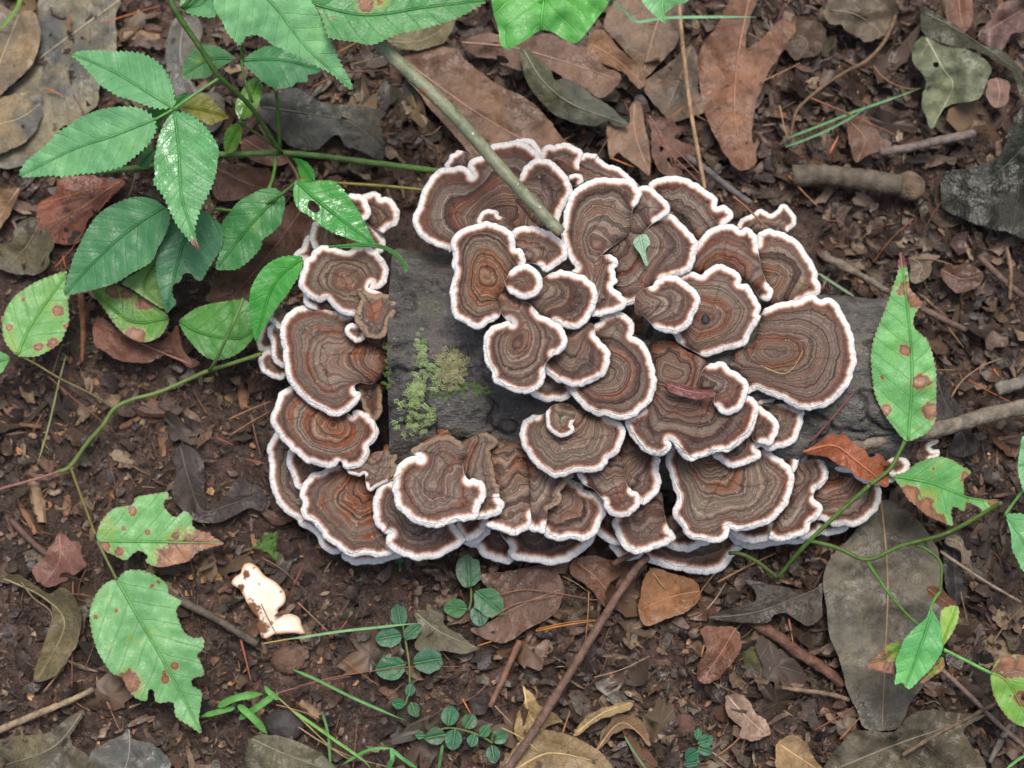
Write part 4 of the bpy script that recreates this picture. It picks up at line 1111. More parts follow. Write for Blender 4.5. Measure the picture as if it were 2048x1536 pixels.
dead('plain brown leaf running to a point above the narrow spotted leaf', U1(950,260, 1040,200, 1160,330, 1290,460, 1340,540, 1300,610, 1240,560, 1180,490, 1060,440, 940,380), U1(960,300, 1140,410, 1320,580), 15, 12, S(142, 108, 84))
dead('broad pale brown leaf between two grass blades at the back', U1(1050,180, 1080,80, 1130,0, 1200,-80, 1560,-80, 1560,260, 1480,380, 1330,520, 1270,430, 1150,300), U1(1500,-60, 1400,200, 1320,500), 9, 8, S(136, 116, 102))
dead('mottled leaf with dark edge left of the red oak leaf', U1(1350,540, 1500,430, 1640,310, 1690,420, 1700,620, 1740,760, 1640,800, 1520,830, 1400,720, 1330,620), U1(1640,320, 1560,560, 1460,780), 10, 6, S(122, 102, 86), slate=.5)
dead('long rusty-red lobed oak leaf at the back', F(1395,140, 1400,100, 1440,40, 1470,-20, 1520,-20, 1500,40, 1492,95, 1530,70, 1560,40, 1592,55, 1572,95, 1540,140, 1515,200, 1505,270, 1512,325, 1480,340, 1450,310, 1430,270, 1408,220), F(1500,-10, 1475,120, 1470,240, 1495,330), 10, 13, S(138, 100, 80), fold=-.1)
dead('narrow spotted tan leaf pointing at the caps', U1(1080,820, 1220,850, 1230,720, 1300,700, 1330,850, 1360,1000, 1365,1190, 1300,1150, 1200,1080, 1150,1040, 1090,1080), U1(1260,710, 1260,900, 1360,1180), 14, 18, S(146, 120, 104), rough_edge=.8)
dead('lacy insect-eaten leaf beside the straw stalk', U1(1340,780, 1480,820, 1590,870, 1540,930, 1600,980, 1740,1010, 1650,1060, 1550,1080, 1580,1200, 1450,1190, 1390,1100, 1370,900), U1(1360,790, 1460,960, 1540,1180), 9, 7, S(118, 90, 82), holes=[U1(1480,1080, 1520,1080, 1530,1130, 1490,1150), U1(1430,1000, 1460,1010, 1440,1040)], rough_edge=3)
dead('crumpled grey-green leaf with pinholes', U2(1370,250, 1460,290, 1580,330, 1680,340, 1800,420, 1825,480, 1800,540, 1760,650, 1680,690, 1560,710, 1480,760, 1450,850, 1410,880, 1380,800, 1345,700, 1370,600, 1370,540, 1330,480, 1285,420, 1290,320), U2(1380,260, 1500,480, 1560,600, 1420,870), 16, 10, S(132, 140, 116), wav=6, ridge=.2, holes=[U2(1430,425, 1465,430, 1460,460, 1432,455)])
dead('dark olive leaf rib and blade above the grey-green leaf', U2(1360,60, 1500,120, 1600,180, 1720,290, 1900,340, 2000,440, 2048,500, 2048,700, 1980,520, 1880,440, 1740,350, 1600,320, 1460,285, 1370,240, 1340,150), U2(1370,90, 1620,220, 1990,470), 14, 12, S(70, 72, 56))
dead('large blackish green leaf at the right edge', U2(1500,1180, 1650,1150, 1750,1120, 1850,1100, 1930,960, 1960,850, 2048,740, 2160,760, 2160,1560, 1900,1580, 1650,1500, 1500,1420, 1480,1300), U2(2140,900, 1900,1150, 1540,1400), 16, 10, S(42, 46, 36), wav=2, ridge=0)
dead('very large dull grey leaf with pale midrib under the vine', T7(1270,0, 1400,50, 1500,150, 1570,260, 1590,350, 1600,500, 1610,640, 1580,780, 1560,900, 1500,1010, 1430,1100, 1390,1200, 1330,1260, 1180,1250, 1140,1170, 1080,1040, 1040,880, 980,740, 970,600, 950,480, 960,380, 1010,290, 1100,200, 1190,80), T7(1262,-10, 1290,250, 1302,500, 1290,800, 1270,1250), 12, 6, S(116, 110, 98), fold=.08, spacing=7, midcol=S(150, 130, 105), rough_edge=.8, slate=.35)
dead('dark oak leaf with pointed lobes below the front caps', T7(310,640, 450,590, 570,555, 575,500, 520,440, 560,440, 650,460, 760,480, 790,510, 830,515, 900,490, 950,450, 940,560, 940,640, 870,690, 810,660, 740,620, 680,630, 640,670, 500,670, 400,660), T7(320,645, 600,610, 950,470), 9, 8, S(74, 67, 60), rough_edge=.6)
dead('crumpled olive-grey leaf below the very large grey leaf', T7(980,1500, 1060,1320, 1150,1260, 1330,1270, 1420,1180, 1550,1150, 1700,1170, 1840,1180, 1720,1250, 1760,1340, 1830,1480, 1500,1560), T7(1000,1480, 1400,1320, 1820,1185), 6, 5, S(104, 98, 84), wav=5, ridge=.15)
dead('broad yellowish leaf at the foot of the long twig', T6(1200,1320, 1230,1200, 1300,1100, 1400,1060, 1500,1060, 1620,1100, 1750,1180, 1830,1290, 1700,1380, 1400,1380), T6(1240,1300, 1450,1190, 1700,1230), 6, 6, S(166, 144, 108))
dead('cream torn leaf left of the long twig', T6(1300,790, 1360,850, 1400,900, 1480,950, 1540,1000, 1450,1020, 1400,1080, 1300,1120, 1250,1050, 1280,950, 1310,880), T6(1310,800, 1340,960, 1420,1050), 6, 6, S(186, 160, 118), rough_edge=3)
dead('pale yellow folded leaf right of the long twig', T6(1600,1090, 1640,1010, 1720,950, 1850,900, 1940,890, 1920,940, 1830,970, 1740,1000, 1660,1060), T6(1610,1080, 1760,960, 1935,895), 8, 10, S(176, 154, 112), fold=.4)
dead('small brownish cream leaf scrap beside the pale folded leaf', T6(1850,960, 1930,970, 2000,1000, 2048,1150, 1950,1050, 1850,1070, 1720,1190, 1780,1070), T6(1730,1180, 1880,1010, 2040,1130), 6, 6, S(150, 122, 92), rough_edge=2)
dead('thin grey-green leaf beside the creeping round-leaved plant', T6(670,370, 740,350, 830,370, 850,440, 930,490, 990,540, 1050,575, 950,610, 830,590, 680,580, 690,460), T6(680,370, 820,480, 1040,575), 4, 4, S(118, 114, 96))
dead('mauve leaf right of the upright round-leaved plant', T6(1060,150, 1200,130, 1330,100, 1480,90, 1530,170, 1540,250, 1500,360, 1420,420, 1340,460, 1250,520, 1150,540, 1000,470, 1100,430, 1180,330, 1100,220), T6(1530,230, 1300,320, 1030,470), 5, 4, S(114, 90, 80), wav=3)
dead('red-brown leaf under the upper end of the long twig', T6(1600,60, 1700,30, 1850,60, 1960,40, 1940,120, 1900,220, 1850,320, 1780,330, 1700,230, 1640,180, 1580,130), T6(1620,70, 1740,170, 1850,310), 5, 5, S(126, 90, 72))
dead('yellowish ragged leaf with brown blotch below the front rims', T7(0,380, 120,400, 240,440, 280,520, 220,600, 120,640, -30,690, -60,560), T7(270,500, 120,530, -50,600), 6, 5, S(146, 104, 72), rough_edge=2)
dead('rust-brown ragged leaf beside the mossy clod', T7(280,700, 380,690, 470,700, 495,800, 440,900, 370,980, 290,1010, 260,920, 300,820), T7(470,700, 380,850, 280,1000), 7, 6, S(134, 88, 66), rough_edge=2.5)
dead('pale pinkish torn leaf with toothed edge near the mossy clod', T7(410,1080, 480,1060, 540,1090, 580,1170, 640,1220, 650,1290, 560,1320, 490,1290, 500,1240, 430,1190), T7(430,1080, 520,1180, 640,1290), 7, 7, S(162, 136, 122), rough_edge=2.5)
dead('tan crumpled leaf near the front corner twigs', T7(700,1330, 790,1290, 860,1340, 900,1420, 960,1500, 820,1500, 700,1480), T7(710,1340, 800,1400, 940,1490), 6, 5, S(170, 142, 104), rough_edge=2)
dead('crumpled greenish yellow leaf lying on the bare soil', T5(0,450, 100,470, 200,520, 280,580, 300,640, 290,720, 240,860, 200,960, 210,1040, 310,1010, 400,900, 450,800, 465,680, 430,560, 360,500, 280,540, 200,480, 100,430), T5(20,450, 250,560, 370,720, 220,1020), 6, 5, S(112, 104, 78), fold=.3, wav=3)
dead('small wet reddish leaf with frayed edge', T5(190,390, 260,320, 300,250, 340,190, 400,230, 460,250, 480,330, 500,370, 440,420, 380,460, 300,500, 230,480), T5(340,200, 340,350, 250,480), 6, 6, S(134, 96, 88), rough_edge=2.5)
dead('grey-olive leaf along the bottom left corner', T5(-60,1400, 120,1350, 280,1330, 400,1240, 480,1210, 440,1300, 400,1380, 520,1480, 570,1580, 300,1640, -60,1620), T5(470,1220, 300,1420, -40,1540), 5, 4, S(102, 96, 78), wav=4, slate=.4)
dead('wet blue-grey leaf with a fold on the soil', T5(520,1450, 600,1390, 700,1340, 740,1310, 760,1370, 850,1390, 940,1450, 970,1560, 740,1620, 530,1580), T5(740,1315, 740,1450, 700,1600), 5, 5, S(116, 114, 112), wav=4, slate=.8)
dead('olive leaf with a central rib beside the black stone', T5(1440,1360, 1560,1350, 1660,1370, 1780,1420, 1860,1470, 1920,1580, 1600,1620, 1360,1580, 1400,1470), T5(1440,1370, 1640,1460, 1890,1550), 6, 5, S(100, 98, 80))
dead('slate leaf under the upper bramble stems', T1(1400,150, 1560,120, 1620,260, 1560,420, 1480,560, 1600,720, 1760,760, 1800,900, 1700,1060, 1500,1000, 1420,820, 1330,600, 1340,300), T1(1480,150, 1450,500, 1680,950), 5, 5, S(116, 114, 108), slate=.8)
dead('pinkish brown leaf below the small shiny leaflets', T2(360,1100, 480,1080, 640,1180, 700,1300, 560,1320, 420,1290, 330,1200), T2(360,1120, 500,1200, 680,1290), 8, 8, S(140, 100, 92))
dead('dark red-brown leaf beneath the pierced green leaf', F(425,325, 500,335, 545,345, 560,390, 500,395, 440,400, 420,365), F(430,335, 490,365, 555,385), 8, 8, S(96, 66, 56))
dead('big dark brown leaf behind the left bramble leaves', F(440,540, 520,470, 560,420, 610,400, 640,440, 620,500, 560,560, 500,620, 450,640, 420,600), F(610,410, 530,520, 440,620), 10, 10, S(98, 68, 56))
dead('slim brown curled leaf above the large grey leaf corner', T2(1500,320, 1600,250, 1750,230, 1900,200, 2040,150, 2030,230, 1960,330, 1850,380, 1700,400, 1600,390), T2(1500,330, 1760,330, 2035,170), 14, 12, S(120, 114, 86))
dead('curled brown leaf crossing the right-hand bracket caps', Z9(1040,350, 1100,320, 1160,280, 1230,230, 1290,205, 1350,250, 1400,300, 1480,350, 1500,390, 1560,370, 1610,420, 1630,480, 1620,590, 1540,570, 1470,550, 1400,520, 1370,480, 1280,430, 1200,390, 1130,380), Z9(1045,355, 1250,310, 1400,410, 1615,580), 50, 46, S(158, 92, 62), fold=-.35, wav=2.5, ridge=.3)
dead('curled purple leaf resting on the ruffled cap', Z6(130,650, 200,672, 300,700, 400,730, 480,735, 535,745, 530,790, 460,800, 380,815, 300,800, 200,770, 150,745, 140,700), Z6(140,690, 330,750, 530,765), 72.5, 75, S(124, 80, 80), fold=.25, wav=1, rough_edge=.5)
tag(leaf('leaf_scrap', Z2(1505,945, 1560,900, 1610,900, 1640,970, 1605,1020, 1622,1140, 1598,1145, 1560,1060, 1510,990), Z2(1560,905, 1580,1010, 1612,1140), 77.5, 77.5, S(136, 176, 142), M_GREEN, wav=.4, fold=.05, midrib=False), 'pale green leaf scrap lying on the wide bracket cap', 'leaf scrap')
dead('brown shrivelled leaf tip hanging over the large grey leaf', T7(1515,490, 1540,470, 1600,490, 1640,530, 1680,560, 1660,600, 1600,590, 1550,550), T7(1520,485, 1590,540, 1670,590), 40, 44, S(110, 72, 52), fold=-.4, rough_edge=.6)

dead('black shiny leaf corner behind the tall spotted green leaf', U3(900,1160, 950,1200, 1020,1310, 1110,1440, 1150,1530, 1060,1560, 960,1560, 900,1480), U3(920,1180, 980,1360, 1080,1550), 8, 8, S(60, 56, 58), rough_edge=.6)
dead('black leaf under the grey stick at the right', U4(1080,390, 1150,380, 1200,420, 1230,480, 1180,540, 1090,560, 1020,530, 1040,450), U4(1100,390, 1130,470, 1060,545), 8, 8, S(58, 54, 56), rough_edge=1)
dead('black leaf sliver right of the very large grey leaf', U4(1000,1090, 1060,1070, 1110,1130, 1120,1250, 1110,1400, 1130,1530, 1040,1560, 990,1400, 980,1230), U4(1040,1080, 1050,1300, 1070,1550), 6, 6, S(52, 49, 50))
dead('pale grey leaf piece beside the bitten green leaf tip', U4(1000,1110, 1060,1090, 1110,1120, 1140,1190, 1170,1200, 1150,1290, 1100,1290, 1090,1200, 1010,1160), U4(1010,1120, 1090,1150, 1130,1280), 12, 12, S(124, 112, 100))
dead('brown crinkled leaf right of the tall spotted leaf', U3(960,470, 1060,440, 1180,450, 1250,500, 1230,580, 1150,620, 1080,635, 1010,590, 970,540), U3(970,480, 1100,540, 1230,520), 10, 10, S(112, 84, 74), wav=4)
dead('grey-tan leaf scrap touching the red tip of the tall leaf', U3(750,390, 850,370, 960,380, 900,430, 880,520, 800,570, 750,540, 760,450), U3(760,400, 830,450, 790,560), 12, 12, S(132, 118, 104))
dead('brown leaf with bent edge below the grey-green leaf', U2(850,820, 950,780, 1040,880, 1080,940, 1140,980, 1060,1040, 980,1060, 900,1110, 870,1010, 845,930), U2(860,830, 960,950, 910,1100), 10, 12, S(122, 94, 78))
dead('pinkish round leaf scrap right of the grey-green leaf', U2(1800,560, 1870,530, 1940,560, 1950,640, 1920,720, 1850,740, 1800,680), U2(1860,540, 1880,640, 1860,730), 12, 12, S(138, 112, 104))
dead('brown leaf at the far back right corner', U2(1520,0, 1560,-60, 1680,-50, 1700,60, 1690,160, 1640,220, 1560,170, 1510,100), U2(1600,-50, 1610,80, 1640,210), 10, 12, S(136, 100, 82))
dead('mauve crumpled leaf near the back right corner', U2(1740,210, 1830,120, 1880,30, 1960,0, 2060,20, 2060,200, 1960,240, 1900,340, 1800,310, 1740,270), U2(1760,230, 1900,150, 2050,60), 10, 12, S(132, 104, 100), wav=5)
dead('grey lichen-like crumpled leaf mass at the back', U2(690,60, 760,-40, 900,-60, 1080,-60, 1180,40, 1150,160, 1060,260, 960,280, 860,210, 760,170, 700,130), U2(720,70, 900,100, 1080,220), 10, 12, S(112, 102, 90), wav=7, rough_edge=4)
dead('dark brown crumpled leaf under the curved brown stalk', U2(480,230, 560,130, 680,180, 700,300, 600,380, 480,400, 420,330), U2(500,240, 570,290, 520,390), 9, 9, S(98, 82, 70), wav=5, rough_edge=3)

# ---- pale broken bracket lying upside down on the soil
frag = leaf('mushroom_fragment', T5(1400,370, 1440,365, 1480,390, 1510,430, 1560,460, 1600,490, 1630,540, 1630,590, 1590,630, 1610,660, 1660,655, 1710,675, 1725,720, 1740,765, 1680,760, 1620,760, 1570,770, 1520,795, 1490,770, 1470,720, 1480,680, 1450,640, 1420,590, 1400,550, 1370,510, 1330,480, 1350,440, 1380,420), T5(1400,380, 1500,560, 1600,740), 9, 7, (1, 1, 1), M_FLESH, on_ground=True, wav=1.6, fold=.03, midrib=False, ridge=0, rough_edge=.6, spacing=5, patches=marks(T5, 2.866, 1440,640,70, 1475,730,70, 1412,430,30, 1380,500,30))
sol = frag.modifiers.new('thickness', 'SOLIDIFY'); sol.thickness = 0.0022; sol.offset = -1
tag(frag, 'broken bracket lying pale underside up on the bare soil', 'mushroom')

# ---- black stone
def stone(label, c, rx, ry, z, col_mat, name='stone'):
    th_, ph_ = np.meshgrid(np.linspace(0, 2 * math.pi, 28, endpoint=False), np.linspace(0, math.pi, 15), indexing='ij')
    x, y, zz = np.cos(th_) * np.sin(ph_), np.sin(th_) * np.sin(ph_), np.cos(ph_)
    k = 1 + 0.14 * fbm(x * 1.6 + c[0], y * 1.6 + zz, int(c[1]), 3)
    k = np.minimum(k, 0.98 / np.maximum(np.maximum(np.abs(x), np.abs(y)), 0.6) * 0.98 + 0.1)
    V = np.stack((x * k * rx, y * k * ry, zz * k * min(rx, ry) * 0.7), -1) * MM / 1000
    nx_, ny_ = x.shape
    q = [(i * ny_ + j, ((i + 1) % nx_) * ny_ + j, ((i + 1) % nx_) * ny_ + j + 1, i * ny_ + j + 1) for i in range(nx_) for j in range(ny_ - 1)]
    o = link(name, make_mesh(name, V.reshape(-1, 3), q, col_mat), None, tuple(unproject(c[0], c[1], z / 1000)))
    return tag(o, label, 'stone' if name == 'stone' else 'clod')


stone('flat black stone beside the green grass shoots', T5(1632,1292)[0], 42, 34, 2, M_STONE)
stone('swollen crumbling end of the thick rotten stick', F(1818,372)[0], 34, 32, 10, mat_simple('rotten_wood', S(84, 70, 58), S(128, 110, 90), 130, .85, .003), 'wood_chunk')['category'] = 'wood'
stone('green-tinged clod of earth near the rust-brown leaf', T7(600,850)[0], 46, 44, 1, mat_simple('mossy_earth', S(70, 62, 48), S(104, 108, 62), 140, 0.9, 0.002), 'earth_clod')
stone('round brown lump of earth among the torn leaves', T7(190,1230)[0], 26, 24, 2, mat_simple('brown_earth', S(82, 60, 52), S(112, 86, 76), 120, 0.8, 0.002), 'earth_clod')
stone('dull brown clod of earth beside the pale broken bracket', T5(1650,920)[0], 34, 30, 0, mat_simple('damp_earth', S(92, 70, 56), S(124, 98, 80), 160, 0.7, 0.002), 'earth_clod')

# ------------------------------------------------------------------ green plants
G1c, G2c, G3c = S(98, 160, 100), S(70, 128, 76), S(78, 146, 66)
STEMC = S(78, 108, 52)


def leaflet(parent, outline, mid, zb, zt, col=G1c, **k):
    k.setdefault('serr', 4.6)
    k['serr'] *= 1.35
    k.setdefault('period', 11.0)
    k.setdefault('fold', 0.06)
    k.setdefault('wav', 1.8)
    return leaf('leaflet', outline, mid, zb, zt, col, M_GREEN, parent, midcol=tuple(c * 0.8 for c in col), **k)


P1 = thing('bramble', 'toothed green bramble with trifoliate leaves, left of the log', 'plant', tuple(unproject(565, 305, 0.012)))
stem('stem', F(60,350, 160,345, 280,335, 400,312, 480,308, 565,306, 640,312, 750,326, 875,342), (22, 24, 28, 32, 32, 30, 30, 34, 46), 6.5, S(92, 122, 66), None, P1)
stem('stem', F(330,-30, 350,20, 400,95, 440,155, 500,212, 548,285, 562,305), (112, 106, 94, 82, 62, 40, 32), 6, STEMC, None, P1, taper=.8)
stem('petiole', F(440,155, 395,185, 346,219), (82, 82, 80), 3.2, S(104, 150, 84), None, P1)
stem('petiole', F(346,219, 330,228, 308,240), (80, 80, 79), 2.6, S(104, 150, 84), None, P1)
stem('stem', F(485,85, 483,120, 492,170, 505,205), (70, 60, 62, 60), 3, S(70, 100, 50), None, P1)
stem('stem', F(552,178, 556,230, 560,300), (60, 46, 32), 4, STEMC, None, P1)
stem('stem', F(478,242, 510,265, 545,290, 562,304), (52, 44, 36, 31), 3, S(80, 90, 56), None, P1)
stem('petiole', F(552,310, 548,345, 537,380, 500,470), (30, 36, 46, 44), 3.5, S(98, 136, 66), None, P1)
stem('petiole', F(594,362, 560,390, 500,420, 430,418), (64, 56, 42, 34), 3, S(98, 136, 66), None, P1)
stem('stem', F(570,312, 592,345, 598,366), (31, 52, 64), 3, S(110, 96, 66), None, P1)
stem('stem', F(600,360, 680,366, 770,372, 850,380), (58, 52, 48, 48), 3, S(122, 116, 52), None, P1)
leaflet(P1, T1(575,440, 640,410, 720,405, 800,405, 900,415, 1000,415, 1100,425, 1200,460, 1270,510, 1330,580, 1370,680, 1390,770, 1395,850, 1300,870, 1200,855, 1080,810, 950,770, 880,730, 800,680, 750,620, 680,540, 620,480), T1(1385,865, 1200,750, 900,570, 580,437), 80, 66, S(104, 168, 108))
leaflet(P1, T1(160,1410, 190,1320, 260,1250, 380,1150, 470,1060, 560,1000, 650,940, 760,890, 870,865, 980,855, 1080,860, 1160,890, 1220,940, 1250,1000, 1240,1070, 1190,1150, 1120,1220, 1060,1270, 980,1330, 880,1360, 760,1385, 640,1395, 520,1415, 400,1405, 280,1415), T1(1235,955, 900,1090, 600,1190, 160,1408), 79, 60, S(104, 168, 108), tip=0)
leaflet(P1, np.concatenate((T1(1395,900, 1480,900, 1560,940, 1640,1010, 1700,1090, 1750,1190, 1740,1300, 1730,1380, 1700,1480), T3(1655,180, 1610,260, 1580,350, 1560,430, 1572,500, 1600,595, 1540,550, 1480,480, 1420,400, 1370,310, 1330,210, 1290,140, 1230,60), T1(1240,1400, 1235,1300, 1250,1200, 1270,1100, 1310,1000, 1350,940))), T1(1395,900, 1430,1200, 1460,1600, 1590,1985), 80, 75, S(96, 164, 98), wet=1.0, tip=1.0)
leaflet(P1, T3(1310,250, 1240,200, 1150,175, 1050,180, 960,210, 860,260, 780,320, 720,400, 670,480, 640,550, 590,650, 560,750, 530,850, 515,960, 620,945, 740,920, 850,890, 950,850, 1060,780, 1160,730, 1230,670, 1260,590, 1310,500, 1350,400, 1360,310), T3(1315,255, 1050,430, 800,650, 520,955), 52, 40, S(72, 132, 82), spots=.25, serr=2.2, wet=.2)
leaflet(P1, T3(1360,390, 1330,450, 1300,530, 1260,620, 1245,700, 1250,800, 1270,900, 1300,1000, 1330,1100, 1370,1070, 1410,1020, 1380,960, 1385,880, 1440,850, 1470,790, 1530,790, 1560,830, 1610,845, 1650,780, 1700,700, 1750,620, 1785,530, 1780,440, 1740,370, 1680,320, 1600,280, 1500,270, 1420,310), T3(1570,290, 1450,600, 1330,1090), 46, 38, S(66, 122, 80), spots=.2, serr=2.2, wet=.5)
leaflet(P1, F(550,377, 568,392, 570,410, 565,430, 562,447, 545,465, 525,480, 522,495, 500,520, 475,538, 450,540, 432,537, 438,510, 445,480, 442,450, 460,425, 475,405, 500,390, 525,378), F(566,386, 510,440, 437,532), 50, 42, S(64, 130, 66), serr=2.2)
leaflet(P1, T3(740,920, 830,900, 930,890, 1030,920, 1120,970, 1210,1030, 1280,1070, 1350,1140, 1330,1220, 1280,1290, 1200,1330, 1120,1335, 1020,1290, 950,1230, 900,1170, 840,1080, 780,1000), T3(1347,1145, 1050,1170, 740,925), 26, 24, S(86, 142, 56), spots=.85, serr=1.8, patches=marks(T3, 4, 1080,1280,80, 1160,1010,80, 900,920,70, 1010,950,50))
leaflet(P1, T3(1435,1170, 1500,1110, 1580,1060, 1680,1030, 1800,1010, 1920,1000, 1990,1020, 2020,1100, 2040,1200, 2030,1290, 1960,1380, 1880,1440, 1780,1475, 1680,1470, 1600,1420, 1530,1340, 1470,1260), T3(1437,1170, 1620,1270, 1900,1310, 2020,1250), 26, 30, S(74, 136, 58), spots=.3, serr=2.2)
leaflet(P1, T3(980,860, 1160,740, 1240,680, 1262,800, 1290,960, 1315,1070, 1200,1010, 1050,910), T3(1240,690, 1150,900, 1300,1050), 33, 28, S(112, 152, 80), serr=1.5)
leaflet(P1, Z1(370,480, 420,452, 480,470, 560,460, 620,455, 680,460, 740,500, 790,560, 830,620, 880,690, 930,780, 970,860, 1000,920, 1015,975, 900,960, 780,920, 700,890, 620,850, 540,790, 480,740, 410,700, 370,640, 355,560), Z1(390,470, 600,660, 1010,972), 66, 64, S(72, 152, 70), holes=[Z1(478,635, 510,615, 570,670, 568,702, 540,722, 480,685)], wet=1.0, serr=2.4)
leaflet(P1, Z1(350,270, 440,290, 500,340, 530,400, 525,460, 440,455, 400,400, 390,330), Z1(360,275, 450,360, 510,455), 44, 60, S(64, 138, 58), wet=1.2, serr=1.8)
leaflet(P1, Z1(640,992, 760,978, 900,962, 1050,973, 1150,1008, 1230,1068, 1280,1128, 1297,1160, 1272,1205, 1255,1135, 1180,1068, 1060,1008, 900,1004, 760,1008), Z1(645,998, 900,985, 1150,1035, 1285,1180), 66, 72, S(70, 130, 62), serr=1.2, wav=.3)
leaflet(P1, Z1(430,1090, 360,1070, 260,1080, 170,1120, 100,1180, 40,1270, 0,1370, -6,1500, 10,1620, 30,1720, 50,1780, 90,1700, 150,1600, 230,1480, 300,1390, 370,1280, 420,1180), Z1(425,1095, 200,1300, 45,1770), 58, 44, S(70, 156, 62), serr=2.4)
leaflet(P1, T2(345,480, 420,420, 520,370, 600,375, 700,400, 800,450, 900,510, 965,560, 920,590, 860,600, 860,650, 770,660, 740,690, 640,710, 560,690, 480,630, 420,580, 370,530), T2(347,484, 640,480, 955,556), 58, 50, S(72, 138, 84), serr=2.4)
leaflet(P1, T1(1890,470, 1830,420, 1740,370, 1650,355, 1580,380, 1520,420, 1470,500, 1455,580, 1470,630, 1560,630, 1660,620, 1720,570, 1780,530, 1850,490), T1(1885,472, 1680,480, 1470,600), 56, 44, S(84, 136, 84), spots=.4, serr=2.2)
leaflet(P1, T1(1430,850, 1500,780, 1580,745, 1660,760, 1720,820, 1790,900, 1830,940, 1750,970, 1680,1000, 1600,960, 1500,900), T1(1435,850, 1620,880, 1825,938), 50, 46, S(122, 126, 42), serr=1.6, wet=.4)
leaflet(P1, T2(320,990, 250,1000, 200,1060, 190,1150, 210,1220, 270,1210, 320,1130, 335,1050), T2(325,995, 260,1100, 215,1215), 50, 38, S(102, 150, 60), wet=1.5, serr=1.4)
leaflet(P1, T2(330,960, 430,900, 470,830, 500,700, 470,630, 400,640, 320,750, 280,850, 300,920), T2(330,955, 390,800, 470,640), 46, 44, S(96, 148, 58), wet=1.5, serr=1.4)
leaflet(P1, T1(1190,880, 1300,870, 1420,770, 1500,740, 1490,800, 1400,900, 1300,960, 1250,1060, 1200,980), T1(1480,760, 1340,890, 1220,1010), 60, 56, S(66, 128, 62), serr=1.5)
leaflet(P1, T1(1180,1350, 1230,1200, 1180,1180, 1120,1250, 1100,1320), T1(1220,1200, 1160,1270, 1120,1320), 52, 50, S(76, 130, 78), serr=1.5)

P2 = thing('bramble', 'toothed bramble leaves reaching in over the green pole foot', 'plant', tuple(unproject(470, -80, 0.13)))
stem('stem', F(365,15, 400,-20, 460,-70, 520,-110), (106, 112, 122, 130), 4, STEMC, None, P2)
leaflet(P2, T2(110,0, 130,100, 180,180, 220,270, 280,330, 310,370, 350,310, 430,280, 520,310, 580,360, 680,400, 760,440, 860,490, 950,540, 1050,590, 1120,650, 1180,700, 1220,715, 1200,640, 1150,560, 1110,480, 1060,380, 1030,290, 990,200, 950,110, 900,30, 880,0, 830,-90, 600,-190, 380,-230, 180,-140), T2(330,-230, 620,80, 850,380, 1215,712), 140, 106, S(122, 186, 122), vs=8)
leaflet(P2, T2(860,-20, 920,50, 960,110, 990,200, 1030,300, 1120,320, 1250,340, 1370,360, 1480,320, 1600,270, 1750,240, 1900,200, 2048,150, 2200,70, 2290,0, 2200,-80, 1900,-170, 1500,-230, 1100,-150), T2(800,0, 1300,120, 1800,60, 2285,0), 124, 118, S(80, 146, 80), spots=.35, vs=9, patches=marks(T2, 4, 1320,40,70, 1040,135,14))
leaflet(P2, T1(1440,30, 1500,100, 1600,128, 1720,130, 1730,0, 1680,-90, 1500,-80), T1(1700,-60, 1600,40, 1480,60), 112, 104, S(96, 158, 98))
G19 = thing('leafy_shoot', 'bright wet untoothed green leaf hanging in over the dead leaves', 'plant', tuple(unproject(1110, -60, 0.16)))
stem('petiole', U1(680,-180, 640,-40, 610,30), (164, 158, 154), 4, S(110, 176, 80), None, G19)
leaf('leaf_blade', U1(280,-20, 300,100, 330,200, 345,300, 400,335, 470,300, 540,260, 600,215, 660,205, 720,230, 780,270, 850,295, 890,270, 950,200, 1010,120, 1080,20, 1085,-60, 900,-150, 700,-190, 400,-150, 290,-80), U1(690,-180, 640,0, 620,205), 160, 154, S(92, 172, 78), M_GREEN, G19, wet=.9, fold=.05, wav=3, vs=10)
G20 = thing('leafy_shoot', 'pale green jagged leaf tip reaching in beside the grass blade', 'plant', tuple(unproject(1330, -60, 0.12)))
leaf('leaf_blade', U1(1310,0, 1380,90, 1470,160, 1465,95, 1510,60, 1540,35, 1620,10, 1640,-60, 1500,-130, 1340,-90), U1(1500,-120, 1450,20, 1470,150), 120, 112, S(120, 184, 116), M_GREEN, G20, serr=2)
stem('petiole', U1(1500,-120, 1510,-200), (120, 128), 3, STEMC, None, G20)

P3 = thing('bramble', 'trailing bramble vine at the right with spotted leaves', 'plant', tuple(unproject(1520, 1155, 0.015)))
stem('stem', Z9(540,1045, 620,1050, 740,1110, 870,1215), (22, 24, 20, 12), 4.2, S(84, 104, 52), None, P3)
stem('stem', Z9(870,1215, 980,1080, 1090,960, 1300,760, 1500,580), (12, 24, 34, 42, 48), 4.4, S(82, 112, 50), None, P3)
stem('stem', Z9(1500,580, 1620,490, 1670,420, 1740,280), (48, 50, 50, 52), 4, S(82, 112, 50), None, P3)
stem('stem', Z9(1090,960, 1280,1010, 1480,1090, 1700,1000, 1850,960, 2060,895, 2400,700), (34, 30, 28, 32, 36, 44, 60), 4.2, S(82, 110, 50), None, P3)
stem('stem', U4(790,1155, 880,1200, 960,1280, 965,1400, 955,1470), (33, 32, 34, 40, 44), 3.4, S(80, 112, 52), None, P3, taper=.8)
stem('stem', T7(1190,340, 1300,500, 1400,620, 1480,690), (29, 36, 44, 52), 3.4, S(86, 128, 60), None, P3, taper=.8)
stem('stem', T7(1590,500, 1550,560, 1540,640, 1600,800), (44, 52, 58, 56), 3, S(100, 150, 76), None, P3)
stem('petiole', T7(1610,820, 1730,880, 1870,950), (56, 52, 46), 3.4, S(112, 170, 96), None, P3)
